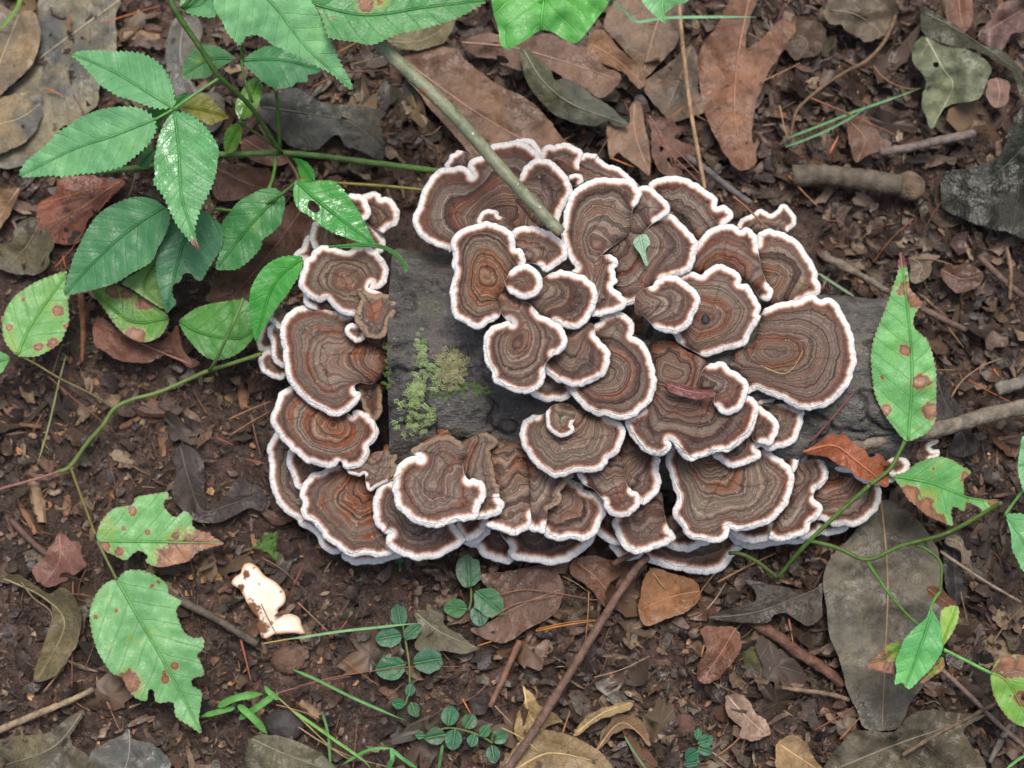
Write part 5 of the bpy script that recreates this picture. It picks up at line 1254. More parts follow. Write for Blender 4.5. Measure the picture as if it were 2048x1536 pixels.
stem('petiole', U4(1395,960, 1460,870, 1560,740), (40, 44, 50), 3, S(104, 156, 82), None, P3)
leaflet(P3, np.concatenate((U3(685,362, 720,420, 740,520, 750,600, 800,660, 835,710, 800,750, 775,810, 780,870, 830,920, 870,960, 900,1040, 925,1150, 930,1280, 930,1400, 925,1500), U4(870,390, 800,430, 740,450, 700,430, 650,370, 590,290, 540,200, 510,120, 495,20), U3(490,1150, 485,1070, 500,970, 530,880, 560,800, 600,700, 640,580, 670,490))), U3(738,1635, 765,1200, 740,800, 687,375), 52, 66, S(106, 176, 96), spots=.62, tip=1.0, serr=2.6, vs=8, patches=marks(U3, 3.413, 715,1030,45, 825,1245,62, 900,1440,66, 590,1430,40, 800,690,55, 725,610,60, 560,1215,18))
leaflet(P3, U4(640,690, 720,660, 800,600, 880,570, 960,558, 1040,580, 1100,620, 1160,650, 1150,690, 1120,710, 1120,790, 1130,830, 1200,840, 1260,850, 1345,850, 1340,890, 1250,950, 1230,910, 1140,870, 1120,930, 1060,900, 1030,930, 1040,1025, 960,1000, 870,960, 800,900, 740,850, 690,770), U4(642,692, 900,740, 1130,830, 1335,868), 51, 38, S(104, 172, 92), spots=.7, serr=2, patches=marks(U4, 3.413, 750,830,90, 840,920,95, 930,990,60, 1130,700,38, 1330,860,45, 910,640,16))
leaflet(P3, U4(1410,960, 1470,945, 1530,950, 1640,1010, 1640,1300, 1530,1340, 1490,1270, 1450,1190, 1440,1080), U4(1412,962, 1530,1150, 1600,1330), 42, 38, S(112, 178, 112), serr=2)
leaflet(P3, F(2052,870, 2040,900, 2036,935, 2042,965, 2056,985, 2120,960, 2120,890), F(2110,925, 2075,925, 2038,932), 54, 52, S(104, 170, 112), serr=2)
leaflet(P3, T7(1540,600, 1590,690, 1600,760, 1600,830, 1540,920, 1480,980, 1420,1035, 1380,1000, 1340,1010, 1350,940, 1345,880, 1370,820, 1390,770, 1450,700, 1510,650), T7(1545,610, 1490,780, 1400,1020), 60, 54, S(96, 176, 96), serr=1.8)
leaflet(P3, T7(1600,600, 1680,580, 1690,640, 1660,720, 1620,780, 1600,800, 1590,700), T7(1600,790, 1640,690, 1680,590), 54, 50, S(132, 176, 74), spots=.5, serr=1.8)
leaflet(P3, T7(1375,780, 1300,790, 1260,830, 1230,870, 1190,900, 1230,930, 1350,950, 1360,880), T7(1370,800, 1290,860, 1195,900), 48, 44, S(92, 150, 56), spots=1.5, serr=1.5, patches=marks(T7, 2.738, 1250,900,90, 1300,930,70, 1215,900,60))
leaflet(P3, T7(1600,860, 1610,920, 1560,960, 1500,1000, 1480,990, 1540,920), T7(1605,870, 1560,930, 1490,993), 52, 50, S(128, 178, 76), spots=1.0, serr=1.5, patches=marks(T7, 2.738, 1500,985,50))
leaflet(P3, T7(1870,940, 1900,880, 1960,850, 2048,850, 2150,900, 2160,980, 2060,1040, 2030,1080, 2060,1120, 2120,1220, 2048,1240, 1980,1210, 1920,1140, 1880,1060, 1865,980), T7(1872,945, 1960,1000, 2070,1200), 46, 40, S(126, 178, 78), spots=.7, serr=1.5, patches=marks(T7, 2.738, 1960,915,75, 2040,900,60, 2040,1090,50))

P4 = thing('bramble', 'bramble runner with insect-bitten leaves creeping over bare soil', 'plant', tuple(unproject(228, 820, 0.008)))
stem('stem', T4(400,1000, 480,965, 600,800, 700,690, 780,570, 900,510, 1050,470, 1180,420, 1290,370, 1430,310, 1560,270, 1780,200), (10, 10, 14, 18, 20, 22, 22, 20, 18, 20, 26, 34), 4.6, S(102, 124, 68), None, P4)
stem('stem', T4(1430,310, 1480,230, 1540,100, 1600,-30, 1660,-180), (24, 34, 42, 46, 46), 3.6, S(94, 124, 64), None, P4)
stem('stem', T4(780,570, 640,480, 400,360, 250,270, 100,190), (20, 22, 26, 28, 30), 2.6, S(98, 96, 62), None, P4)
stem('stem', T4(480,965, 520,1080, 580,1240, 650,1430), (10, 14, 20, 26), 3, S(112, 104, 58), None, P4)
stem('stem', T5(558,235, 610,340, 668,455), (26, 26, 25), 3, S(100, 110, 64), None, P4)
stem('stem', T4(400,1000, 250,1050, -40,1130), (10, 8, 6), 3, S(140, 104, 92), None, P4)
leaflet(P4, T3(530,775, 430,800, 300,850, 200,910, 120,970, 60,1050, 30,1130, 20,1230, 40,1330, 100,1410, 160,1450, 290,1450, 400,1400, 480,1340, 520,1260, 550,1180, 550,1100, 545,1000, 560,960, 520,960, 520,870), T3(145,1435, 250,1200, 530,800), 30, 26, S(112, 172, 92), spots=.6, serr=2.4, patches=marks(T3, 4, 450,1080,64, 540,1210,44, 430,1350,52, 310,1380,40, 75,1220,26, 185,1000,22))
leaflet(P4, F(-40,690, 0,703, 18,715, 10,735, 0,747, -40,760), F(15,718, -10,725, -38,730), 30, 28, S(110, 170, 96), serr=1.5)
leaflet(P4, np.concatenate((T4(660,1440, 680,1360, 720,1300, 780,1250, 830,1240, 900,1225, 930,1175, 1000,1160, 1060,1150, 1140,1140, 1150,1170, 1115,1220, 1150,1280, 1200,1310, 1260,1270, 1310,1310, 1310,1360, 1350,1400, 1430,1420), T5(1210,205, 1280,250, 1200,272, 1130,300, 1080,350, 1000,370, 930,385, 870,375, 835,350, 845,320, 800,290, 760,310, 720,345, 660,320, 600,290, 570,250))), T5(558,235, 900,240, 1275,250), 26, 16, S(112, 176, 100), spots=.72, serr=2, vs=8, patches=marks(T5, 2.866, 1060,300,120, 1210,245,110, 980,340,90, 760,70,30, 710,165,17, 850,185,17, 600,265,34, 690,295,34, 1010,210,30))
leaflet(P4, T5(670,455, 720,410, 800,400, 860,420, 920,450, 960,490, 970,540, 1040,580, 1010,630, 1030,700, 1060,760, 1110,790, 1165,790, 1165,850, 1130,890, 1150,930, 1170,1000, 1110,1020, 1100,1060, 1155,1100, 1150,1180, 1140,1260, 1155,1335, 1080,1290, 1010,1240, 990,1160, 900,1160, 880,1090, 850,1095, 840,1150, 780,1135, 730,1080, 700,1020, 640,990, 590,920, 550,840, 520,720, 515,640, 540,560, 590,490, 640,460), T5(668,455, 830,740, 950,950, 1150,1325), 25, 14, S(112, 174, 104), spots=.45, serr=2.2, vs=9, patches=marks(T5, 2.866, 740,1055,70, 950,1030,26, 665,632,18, 910,470,14, 545,670,16, 1000,955,26, 940,985,12, 865,495,12))

# ---- little round-leaved creepers
def creeper(label, leaves, stems, loc):
    p = thing('creeping_plant', label, 'plant', tuple(unproject(loc[0], loc[1], 0.006)))
    for st_ in stems:
        stem('stem', st_, np.linspace(8, 10, len(st_)), 2.2, S(96, 112, 62), None, p)
    for (c, rx, ry, ang) in leaves:
        th_ = np.linspace(0, 2 * math.pi, 16, endpoint=False)
        r = 1 + 0.06 * np.cos(th_ * 1.0) + 0.05 * RNG.standard_normal(16)
        q = np.stack((np.cos(th_) * rx * r, np.sin(th_) * ry * r), -1)
        q[0] *= 1.12
        ca, sa = math.cos(ang), math.sin(ang)
        rot = lambda w: np.stack((w[:, 0] * ca - w[:, 1] * sa, w[:, 0] * sa + w[:, 1] * ca), -1) + c
        o = leaf('leaf_blade', rot(q), rot(np.array(((-rx, 0), (0, 0), (rx, 0)), float)), 9 + RNG.uniform(0, 3), 8 + RNG.uniform(0, 3),
                 S(*(np.array((58, 108, 72)) + RNG.uniform(-8, 10, 3))), M_GREEN, p, fold=.12, wav=.6, spacing=4, vs=40, ridge=0, wet=.3, midcol=S(88, 134, 92))
    return p


def el(z, sc, rows):
    return [(z(x, y)[0], rx / sc, ry / sc, math.radians(an)) for x, y, rx, ry, an in rows]


creeper('upright sprig with four round leaves just below the front rims', el(T6, 2.926, [(988,130,90,75,-92), (1100,300,95,78,40), (915,340,64,55,185), (1050,375,62,55,80)]), [T6(1000,215, 1002,290, 988,355)], T6(990,350)[0])
creeper('creeping sprig with paired round leaves crossed by a grass blade', el(T6, 2.926, [(580,385,62,50,-100), (522,510,72,58,170), (655,480,58,42,-40), (537,685,84,78,170), (745,650,84,74,-10), (643,820,38,28,-80), (580,900,36,32,190), (665,930,42,36,70)]), [T6(600,430, 622,560, 640,680, 642,780), T6(642,780, 632,850, 615,905)], T6(640,700)[0])
creeper('low sprig with nine small round leaves beside the cream leaf', el(T6, 2.926, [(875,975,56,50,-80), (990,1005,46,43,-60), (1080,1060,38,32,-50), (1165,1095,48,42,-20), (1130,1190,50,40,80), (1012,1112,36,33,110), (900,1105,56,50,100), (798,1090,60,50,170), (705,1085,26,24,180)]), [T6(800,1060, 860,1042, 950,1052, 1060,1090, 1130,1132)], T6(950,1050)[0])
creeper('tiny dark sprig among the torn tan leaves', el(T7, 2.738, [(262,1285,30,20,-80), (300,1320,42,36,-20), (300,1370,36,28,20), (232,1395,38,36,150), (230,1440,42,24,170)]), [T7(275,1300, 268,1360, 258,1430)], T7(265,1370)[0])
creeper('single half-hidden round leaf under the lowest front rims', [(Z7(1220,1310)[0], 10, 7, 0.2)], [Z7(1225,1330, 1230,1400)], Z7(1225,1330)[0])

# ---- grass
def blade(label, p, z, w, col, name='grass_stalk', group=None, cat='grass'):
    q = line3(p, z, 5)
    L = len(q)
    t = np.linspace(0, 1, L)
    ww = w * MM / 1000 * np.minimum(1, np.minimum(t * 7 + 0.35, (1 - t) * 4 + 0.05))
    tg = np.gradient(q, axis=0)
    sd = np.cross(tg, (0, 0, 1.0)); sd /= np.linalg.norm(sd, axis=1)[:, None] + 1e-12
    V = np.concatenate([q + sd * (ww * k)[:, None] + np.array((0, 0, 1.0)) * (abs(k) * ww * 0.5)[:, None] for k in (-1, 0, 1)])
    fs = [(i + b_ * L, i + (b_ + 1) * L, i + 1 + (b_ + 1) * L, i + 1 + b_ * L) for b_ in (0, 1) for i in range(L - 1)]
    o = link(name, make_mesh(name, V - q[0], fs, M_STEM), None, tuple(q[0]), color=col)
    return tag(o, label, cat, group) if label else o


GR = S(92, 150, 96)
blade('long thin grass blade bent over the dead leaves at the back', np.concatenate((U1(1110,0, 1200,85, 1280,150, 1450,125, 1700,118), F(1513,34))), (60, 50, 44, 40, 36, 34), 3.2, S(112, 160, 122))
blade('upper green grass blade crossing the brown litter at the right', U2(430,945, 700,840, 900,760, 1130,680, 1350,600), 16, 2.8, S(80, 128, 84))
blade('lower green grass blade crossing the brown litter at the right', U2(420,1005, 640,920, 840,820, 980,730), 18, 2.6, S(80, 128, 84))
blade('thin green needle-like blade right of the round cap', Z3(1380,1010, 1500,1090, 1680,1205), 22, 3.0, S(104, 130, 104))
blade('straight grass blade over the creeping sprig', T6(-60,520, 0,512, 250,475, 480,450, 690,428), 14, 2.6, S(112, 156, 110))
blade('grass blade running from the round-leaved sprigs to the soil', T6(-40,700, 100,760, 300,860, 480,940, 620,1000), (6, 10, 14, 12, 8), 2.8, S(90, 142, 80))
blade('long pale grass blade curving along the bottom edge', T6(-60,930, 60,1010, 200,1110, 370,1230, 420,1290), (8, 10, 14, 12, 10), 3, S(104, 156, 76))
blade('short grass blade crossing the pale one near the bottom edge', T6(130,950, 165,1080, 180,1300), (6, 12, 8), 2.6, S(80, 128, 70))
blade('thin grass blade in the bottom edge tuft, leaning left', T6(530,1160, 400,1170, 240,1260), (14, 14, 8), 3, S(86, 142, 74))
blade('thin grass blade in the bottom edge tuft, leaning right', T6(530,1160, 600,1220, 690,1280), (14, 14, 8), 3.6, S(86, 146, 84))
blade('broad grass blade in the bottom edge tuft', T6(535,1160, 540,1230, 500,1300), (14, 14, 8), 4.4, S(86, 146, 84))
blade('upright grass blade below the low sprig', T6(835,1140, 825,1200, 810,1300), (14, 12, 6), 3, S(86, 132, 80))
blade('thin dark grass blade beside the cream leaf scrap', T6(1900,1090, 1960,1190, 2040,1300), 14, 2, S(84, 120, 84))
blade('grass tip reaching in at the far right corner', F(2060,1505, 2035,1520, 2010,1540), 16, 3, S(92, 150, 80))
blade('green grass leaf at the top left corner', T1(175,-40, 140,60, 60,170, -20,250), (30, 26, 20, 12), 4.5, S(128, 170, 84))
blade('grass stalk laid over the wood crumbs left of the log', T4(450,210, 400,400, 330,700, 240,1000), (20, 14, 10, 5), 1.8, S(128, 134, 92))
tuft = thing('grass_shoot', 'broad-bladed bright green grass shoot beside the black stone', 'grass', tuple(unproject(478, 1410, 0.006)))
for p_, z_, w_ in ((T5(1345,1190, 1250,1215, 1150,1240), (10, 12, 8), 5.5), (T5(1250,1185, 1340,1140, 1430,1120, 1510,1112), (12, 15, 15, 10), 7), (T5(1365,1175, 1430,1230, 1480,1280, 1535,1345), (11, 14, 12, 7), 7), (T5(1370,1255, 1460,1200, 1530,1150, 1600,1105), (8, 12, 13, 10), 6.5), (T5(1600,1140, 1560,1120, 1515,1065), (11, 12, 9), 5)):
    o_ = blade(None, p_, z_, w_, S(88, 146, 70), 'blade')
    o_.location = np.array(o_.location) - np.array(tuft.location)
    o_.parent = tuft

# ------------------------------------------------------------------ sticks and twigs
def stick(label, p, z, r, col, bump=.18, taper=1.0, name='twig', cat='twig', n=10):
    o = stem(name, p, z, r, col, M_WOOD, None, n, bump, taper)
    return tag(o, label, cat)


pole = stem('pole', F(590,-80, 660,-8, 735,62, 800,128, 900,222, 1000,335, 1070,412, 1122,466), (110, 109, 108, 106, 103, 99, 96, 93), 14.5, S(118, 124, 92), M_POLE, None, 16, .05, .82)
tag(pole, 'straight green-grey woody stem leaning over the largest cap', 'stem')
for c_, r_ in ((F(918,243), 7), (F(938,264), 9), (F(1003,395), 4)):
    pass
stick('thick rotten stick with knots lying in the litter', F(1585,352, 1640,350, 1700,356, 1760,364, 1800,370), (12, 13, 14, 14, 13), 23, S(100, 92, 80), .12, .95, 'stick', 'stick', 14)
stick('lichen-spotted grey stick passing under the tall green leaf', U4(330,490, 480,455, 640,425, 900,380, 1100,330, 1300,270, 1620,200), (40, 40, 39, 36, 30, 26, 22), 15, S(130, 122, 110), .12, 1.1, 'stick', 'stick', 12)
stick('dark grey twig crossing the soil by the large bitten leaf', T5(1005,565, 1100,610, 1240,680, 1350,750, 1475,828), 7, 8.5, S(92, 84, 76), .15, .9)
stick('long brown twig from the front rims to the bottom edge', T6(1180,1330, 1290,1180, 1430,960, 1560,750, 1700,520, 1850,280, 1960,120, 2030,40), (10, 12, 16, 16, 16, 18, 22, 26), 9.5, S(116, 92, 80), .14, .85)
stick('short side twig joining the long brown twig at the rims', Z8(1330,1350, 1420,1300, 1530,1250), (18, 22, 26), 6, S(110, 84, 70))
stick('pale straw-coloured twig at the left bottom edge', T5(-40,1340, 60,1290, 240,1215, 400,1150, 535,1085), 7, 8, S(158, 140, 116), .15, .7)
stick('reddish peeling twig half under the very large grey leaf', T7(570,670, 700,750, 800,830, 930,910, 1060,1010), (6, 8, 10, 9, 7), 12, S(110, 80, 66), .25, .9)
stick('thin grey twig ending at the very large grey leaf', T7(720,1030, 860,1045, 990,1065, 1090,1095), 9, 5, S(128, 108, 92))
stick('slender twig slanting off the large grey leaf', T7(1600,930, 1750,1070, 1900,1220, 2060,1360), (14, 12, 10, 8), 5, S(128, 110, 98))
stick('thin pale twig lying over the crumpled olive-grey leaf', T7(1380,1400, 1560,1290, 1750,1190, 1900,1110), (14, 15, 13, 10), 4.5, S(118, 98, 78))
stick('grey twig with a knobbed end in the right-hand litter', U2(1060,1035, 1250,1010, 1450,965, 1620,930, 1705,912), (14, 15, 16, 16, 15), 9, S(116, 106, 100), .15, 1.15)
stick('long curved brown stalk through the litter at the back', U2(1185,-40, 1165,120, 1090,290, 980,410, 850,480, 720,560, 600,650, 500,750, 470,850, 450,960), (14, 16, 18, 18, 17, 16, 16, 15, 13, 10), 4.6, S(122, 98, 74), .12, .7)
stick('straight grey twig behind the ear-lobed bracket', Z3(300,50, 420,130, 560,240, 700,350, 830,440), (14, 16, 18, 18, 18), 7.5, S(104, 102, 102), .12, .9)
stick('pale straw stalk standing among the dead leaves at the back', U1(1560,-30, 1580,220, 1610,500, 1650,800, 1740,1290), (24, 24, 22, 20, 20), 4.8, S(164, 136, 108), .1, .9, 'stalk', 'stalk')
stick('splintered grey twig right of the reddish cap', Z3(1420,870, 1600,960, 1780,1060, 1960,1165), (14, 16, 16, 14), 10, S(120, 110, 100), .3, .6)
stick('brown twig continuing behind the tall green leaf', U3(820,735, 950,800, 1050,850, 1130,890), (14, 14, 12, 10), 7, S(106, 86, 78))
stick('thin grey twig in the right-hand litter, upper', U3(1220,380, 1330,490, 1450,600, 1530,660), 12, 7, S(104, 86, 76))
stick('light thin stalk near the right edge', U3(1408,320, 1440,480, 1430,680), (10, 16, 12), 4, S(138, 114, 90), name='stalk', cat='stalk')
stick('weathered grey stick at the right edge', U3(1340,1300, 1420,1270, 1500,1245, 1640,1200), 10, 13, S(128, 124, 114), .3)
stick('reddish brown peg of wood between the bramble leaves', T3(640,900, 660,1100, 665,1280, 655,1500), (20, 16, 12, 6), 8.5, S(140, 98, 70), .2, .4)
stick('slim twig end with a split tip below the very large leaf', T7(1860,1440, 1920,1320, 1975,1230), 9, 6, S(112, 104, 96), .4)
stick('fine forked rootlet right of the very large leaf', T7(1590,280, 1720,370, 1860,460, 2030,560), (14, 16, 16, 12), 3, S(150, 132, 116))
stick('brown stalk among the leaves at the bottom edge', T6(1110,920, 1170,790, 1230,660, 1285,530), 9, 6.5, S(124, 92, 74), .2)
stick('thin dark twig left of the black curved leaf', T5(60,110, 130,190, 230,280, 330,360), 5, 7, S(96, 76, 68))

LAND = [(220,190,'trifoliate bramble leaf'), (90,60,'large wet grey leaf'), (160,430,'glossy reddish leaf'), (60,500,'mottled olive leaf'), (330,620,'yellowing bramble leaflets'), (60,640,'pale spotted bramble leaflet'),
        (250,850,'bramble runner'), (100,950,'runner tip'), (430,970,'blackish curved leaf'), (290,1060,'browned bitten leaf'), (290,1280,'large bitten green leaf'), (110,1140,'wet frayed red leaf'), (80,1250,'crumpled greenish leaf'), (60,1430,'pale straw twig'),
        (250,1480,'wet blue-grey leaf'), (480,1400,'broad-bladed grass shoot'), (530,1210,'pale broken bracket'), (570,1450,'black stone'), (600,1330,'brown clod'), (440,1240,'dark grey twig'), (540,1090,'soil moss tuft'), (540,830,'stacked small brackets'),
        (820,1320,'paired round-leaf sprig'), (940,1190,'four-leaved round sprig'), (920,1470,'nine-leaved low sprig'), (1050,1430,'cream torn leaf'), (1100,1300,'long brown twig'), (1250,1430,'pale folded leaf'), (1050,1220,'mauve leaf below the rims'), (1350,1190,'yellowish ragged leaf'),
        (1440,1290,'rust-brown ragged leaf'), (1520,1310,'green-tinged clod'), (1550,1200,'dark oak leaf'), (1490,1430,'pinkish torn leaf'), (1600,1330,'reddish peeling twig'), (1750,1200,'very large grey leaf'), (1850,1470,'crumpled olive-grey leaf'), (1600,1500,'tan crumpled leaf'), (1400,1490,'tiny dark sprig'),
        (1980,1100,'black leaf sliver'), (1990,1370,'yellow-striped bramble leaflet'), (1960,1250,'slender slanting twig'), (1830,960,'bitten orange-edged leaflet'), (1950,830,'lichen-spotted stick'), (1820,700,'tall spotted green leaf'), (1960,700,'brown twig by the tall leaf'), (1930,560,'brown crinkled leaf'),
        (1700,560,'splintered grey twig'), (1990,420,'blackish green leaf'), (1700,355,'thick rotten stick'), (1840,285,'knobbed grey twig'), (1900,150,'grey-green pinholed leaf'), (1750,230,'green grass blades'), (1720,120,'curved brown stalk'), (1600,60,'crumpled grey leaf mass'), (1480,160,'rusty-red oak leaf'),
        (1420,360,'straight grey twig'), (1380,200,'pale straw stalk'), (1270,270,'narrow spotted leaf'), (1250,80,'broad pale brown leaf'), (1110,200,'curled olive leaf'), (1000,110,'holed mauve leaf'), (960,220,'broad mauve-brown leaf'), (820,90,'foot of the green pole'), (680,240,'dark slate leaf'), (730,370,'horizontal green stem'),
        (520,520,'dark brown leaf behind the bramble'), (480,360,'dark red-brown leaf'), (330,60,'upper bramble stem'), (560,150,'overhanging bramble tip')]
LXY = np.array([(l[0], l[1]) for l in LAND], float)


def near(px, py):
    return LAND[int(np.hypot(LXY[:, 0] - px, LXY[:, 1] - py).argmin())][2]


def shade_word(c):
    lum = 0.3 * c[0] + 0.6 * c[1] + 0.1 * c[2]
    warm = c[0] / max(c[1], 1e-4)
    return ('dark ' if lum < .05 else 'pale ' if lum > .2 else '') + ('reddish' if warm > 2.1 else 'brown' if warm > 1.45 else 'greyish')


# ------------------------------------------------------------------ pine needles
def needle(label, p, z, r=1.5, col=S(150, 96, 66), group='pine needles'):
    o = stem('pine_needle', p, z, r, col, M_STEM, None, 5, .1, .5, 8)
    return tag(o, label, 'pine needle', group)


ND = 'fallen pine needle lying on dead leaves and soil'
OR, BR, ST_ = S(176, 104, 66), S(122, 86, 70), S(158, 130, 96)
needle('reddish needle lying on the bark behind the curled brown leaf', Z6(1310,1172, 1500,960, 1700,720), (47, 54, 56), 2, S(140, 78, 74))
needle('orange-red needle lying on the bark above the bell-shaped cap', Z4(1425,1368, 1520,1325, 1625,1268), (63, 66, 68), 1.8, S(176, 104, 88))
needle('straw needle stuck on the white rim of the bell-shaped cap', Z7(1150,660, 1220,610, 1290,560), (62, 62, 62), 1.5, S(190, 156, 112))
needle('two-tone needle crossing the little three-lobed bracket', Z3(680,380, 820,500, 960,645), (50, 48, 48), 3, S(140, 96, 72))
needle('yellow needle bent over the large round right-hand cap', Z6(935,548, 1080,603, 1170,560, 1255,415), 67.5, .9, S(196, 176, 118))
needle('thin needle hanging over the back rims', U1(1080,935, 1040,1010, 980,1100), (50, 62, 66), 1.3, BR)
for p_, z_, r_, c_ in (
    (T1(810,190, 1040,115, 1280,45), 14, 1.9, OR), (T1(370,708, 510,765), 12, 2.2, S(172, 110, 60)), (T1(530,212, 592,90), 14, 1.6, OR),
    (T3(300,240, 650,140, 980,60), 10, 1.8, OR), (T3(390,440, 600,280, 960,70), 11, 1.9, S(128, 104, 66)), (T3(780,300, 900,140, 1000,0), 12, 1.6, OR),
    (T3(1030,170, 1060,90, 1085,-10), 14, 1.7, S(150, 120, 104)), (T3(600,530, 660,470), 9, 1.9, OR), (T3(440,740, 600,560), 6, 1.6, OR), (T3(500,640, 530,760), 6, 1.3, OR),
    (U1(1380,920, 1540,1085, 1710,1250), 18, 1.8, S(140, 92, 76)), (U1(1420,910, 1600,1080, 1770,1260), 19, 1.6, S(146, 98, 80)), (U1(1500,810, 1700,640), 14, 1.5, S(156, 108, 72)),
    (U1(1340,590, 1560,720), 14, 1.2, S(140, 96, 70)), (U1(1100,1080, 1250,1140), 20, 2.2, S(176, 112, 66)), (U1(1670,780, 1760,830), 14, 1.5, BR),
    (U2(590,668, 860,780, 1180,925), 17, 2.0, S(138, 92, 66)), (U2(720,1050, 780,930), 14, 3, S(184, 112, 84)), (U2(250,560, 380,500, 520,430), 14, 1.8, ST_),
    (U2(1020,450, 1100,540, 1230,600, 1340,605), 16, 2, S(134, 98, 64)), (U2(380,720, 420,900, 450,960), 15, 2, ST_), (U2(440,1200, 540,1310, 640,1410), 12, 2.3, S(150, 116, 80)),
    (T6(1380,472, 1550,440, 1730,412), 16, 2.6, S(188, 124, 56)), (T6(1390,462, 1560,425, 1720,408), 17, 1.8, S(160, 104, 50)), (T6(1690,245, 1685,380, 1672,520), 16, 1.6, S(156, 112, 66)),
    (T6(950,870, 1000,960), 10, 2.2, S(190, 116, 60)), (T6(1140,910, 1190,965, 1245,1020), 14, 1.6, S(166, 134, 108)), (T6(1180,1040, 1300,1100, 1400,1180), 14, 1.2, S(190, 170, 130)),
    (T6(1170,260, 1290,235, 1430,240, 1600,270, 1780,300), 12, 1.3, S(150, 104, 82)), (T6(1120,400, 1250,320, 1500,265), 12, 1.2, S(156, 110, 80)), (T6(1720,745, 1880,700, 2048,620), 14, 1.6, S(150, 126, 106)),
    (T6(-20,800, 200,745, 450,705, 640,685, 940,682), 10, 1.2, S(150, 96, 84)), (T6(1040,560, 1170,520), 8, 2, S(178, 122, 60)), (T6(1530,1090, 1580,940), 10, 2.6, S(150, 104, 76)),
    (T6(-10,1035, 120,1120, 300,1210, 560,1280), 9, 1.7, S(158, 126, 100)), (T6(310,1280, 335,1000), 7, 1.6, BR), (T6(205,1060, 235,960), 7, 1.4, BR),
    (T5(1380,800, 1410,920, 1440,1045), 6, 3.2, S(134, 80, 66)), (T5(420,400, 415,700, 412,1070), 7, 2.6, S(116, 78, 68)), (T5(250,1100, 380,940), 8, 2.2, S(150, 118, 90)),
    (T5(100,440, 190,560, 300,660, 250,860), 9, 1.8, S(130, 112, 84)), (T5(480,980, 540,820, 560,650), 7, 1, BR), (T5(1580,1110, 1800,1050, 2010,1010), 9, 1.6, S(146, 100, 90)),
    (T5(1500,825, 1700,790, 1900,765), 10, 2, S(170, 150, 96)), (T5(1530,1075, 1700,1230, 1900,1420, 2010,1490), 9, 2, S(160, 150, 90)), (T5(1500,330, 1620,400, 1760,530), 6, 1.3, S(120, 96, 86)),
    (T5(1680,490, 1740,370), 6, 1.5, S(140, 86, 70)), (T5(610,1150, 690,1330), 6, 1.8, S(150, 112, 90)), (T5(740,1190, 810,1165), 7, 3, S(156, 122, 96)),
    (T4(330,350, 500,500, 640,610, 780,730), 10, 1.7, S(134, 84, 72)), (T4(1710,600, 1740,740, 1785,910), 8, 2.8, S(110, 82, 68)), (T4(1560,645, 1700,580, 1850,520), 12, 2.2, S(150, 112, 82)),
    (T4(1570,755, 1700,670, 1840,590), 10, 2.2, S(140, 104, 78)), (T4(1680,915, 1820,950), 8, 2, S(146, 84, 68)), (T4(1470,765, 1590,820), 7, 3, S(128, 78, 66)), (T4(920,1100, 1060,1110), 6, 1.6, S(140, 110, 84)),
    (T4(220,740, 300,580), 7, 1.6, S(130, 84, 66)), (T4(360,330, 420,140), 9, 2.2, S(150, 106, 78)), (T4(0,340, 150,310, 330,270), 8, 2, S(96, 72, 62)), (T4(1800,520, 1830,650), 9, 1.4, BR),
    (T7(760,650, 785,790), 10, 2.2, S(164, 110, 82)), (T7(1040,1310, 1150,1190), 12, 2.2, S(160, 104, 66)), (T7(900,1260, 1010,1200, 1120,1130), 11, 1.8, S(128, 76, 66)), (T7(280,860, 300,790, 350,740), 10, 2.2, S(170, 124, 86)),
    (T7(370,450, 520,370, 690,290), 12, 2.6, S(150, 112, 80)), (T7(240,560, 330,430, 400,370), 12, 1.8, S(134, 98, 80)), (T7(310,600, 360,540, 410,460), 12, 1.6, S(170, 156, 140)), (T7(0,370, 60,460, 90,490), 12, 1.6, S(160, 140, 118)),
    (T7(370,1400, 450,1340, 560,1230), 10, 2, S(156, 108, 70)), (T7(340,1380, 460,1470), 9, 2, S(150, 124, 124)), (T7(1700,500, 1745,690), 12, 1.5, S(120, 98, 84)), (T7(1870,790, 1950,680, 2048,580), 12, 2, S(120, 96, 76)),
    (U3(160,140, 280,150, 330,230), 10, 1.4, BR), (U3(740,400, 880,400, 1040,440), 14, 1.6, S(140, 112, 84)), (U3(1030,1350, 1110,1230, 1250,1130, 1380,1080), 12, 2.4, S(140, 116, 88)), (U3(1090,1180, 1120,1260), 12, 1.4, S(120, 96, 76)),
    (U3(880,700, 1010,800), 13, 1.7, BR), (U3(1010,870, 1120,1010), 11, 2.2, S(120, 98, 80)), (U3(1320,1150, 1360,1205), 12, 2, S(186, 122, 56)), (U3(930,1160, 1060,1160), 12, 1.4, S(140, 110, 80)),
    (T2(1200,520, 1380,470), 14, 2, S(130, 114, 80)), (T2(900,700, 1050,620), 16, 3, S(130, 84, 62)), (T2(1180,580, 1500,560), 12, 2.6, S(96, 66, 58)), (T2(1100,420, 1250,340), 14, 2, S(150, 122, 70)),
):
    m_ = p_[len(p_) // 2]
    needle('%s %s needle lying beside the %s' % ('thick' if r_ > 2 else 'thin', shade_word(c_), near(*m_)), p_, z_, r_, c_)
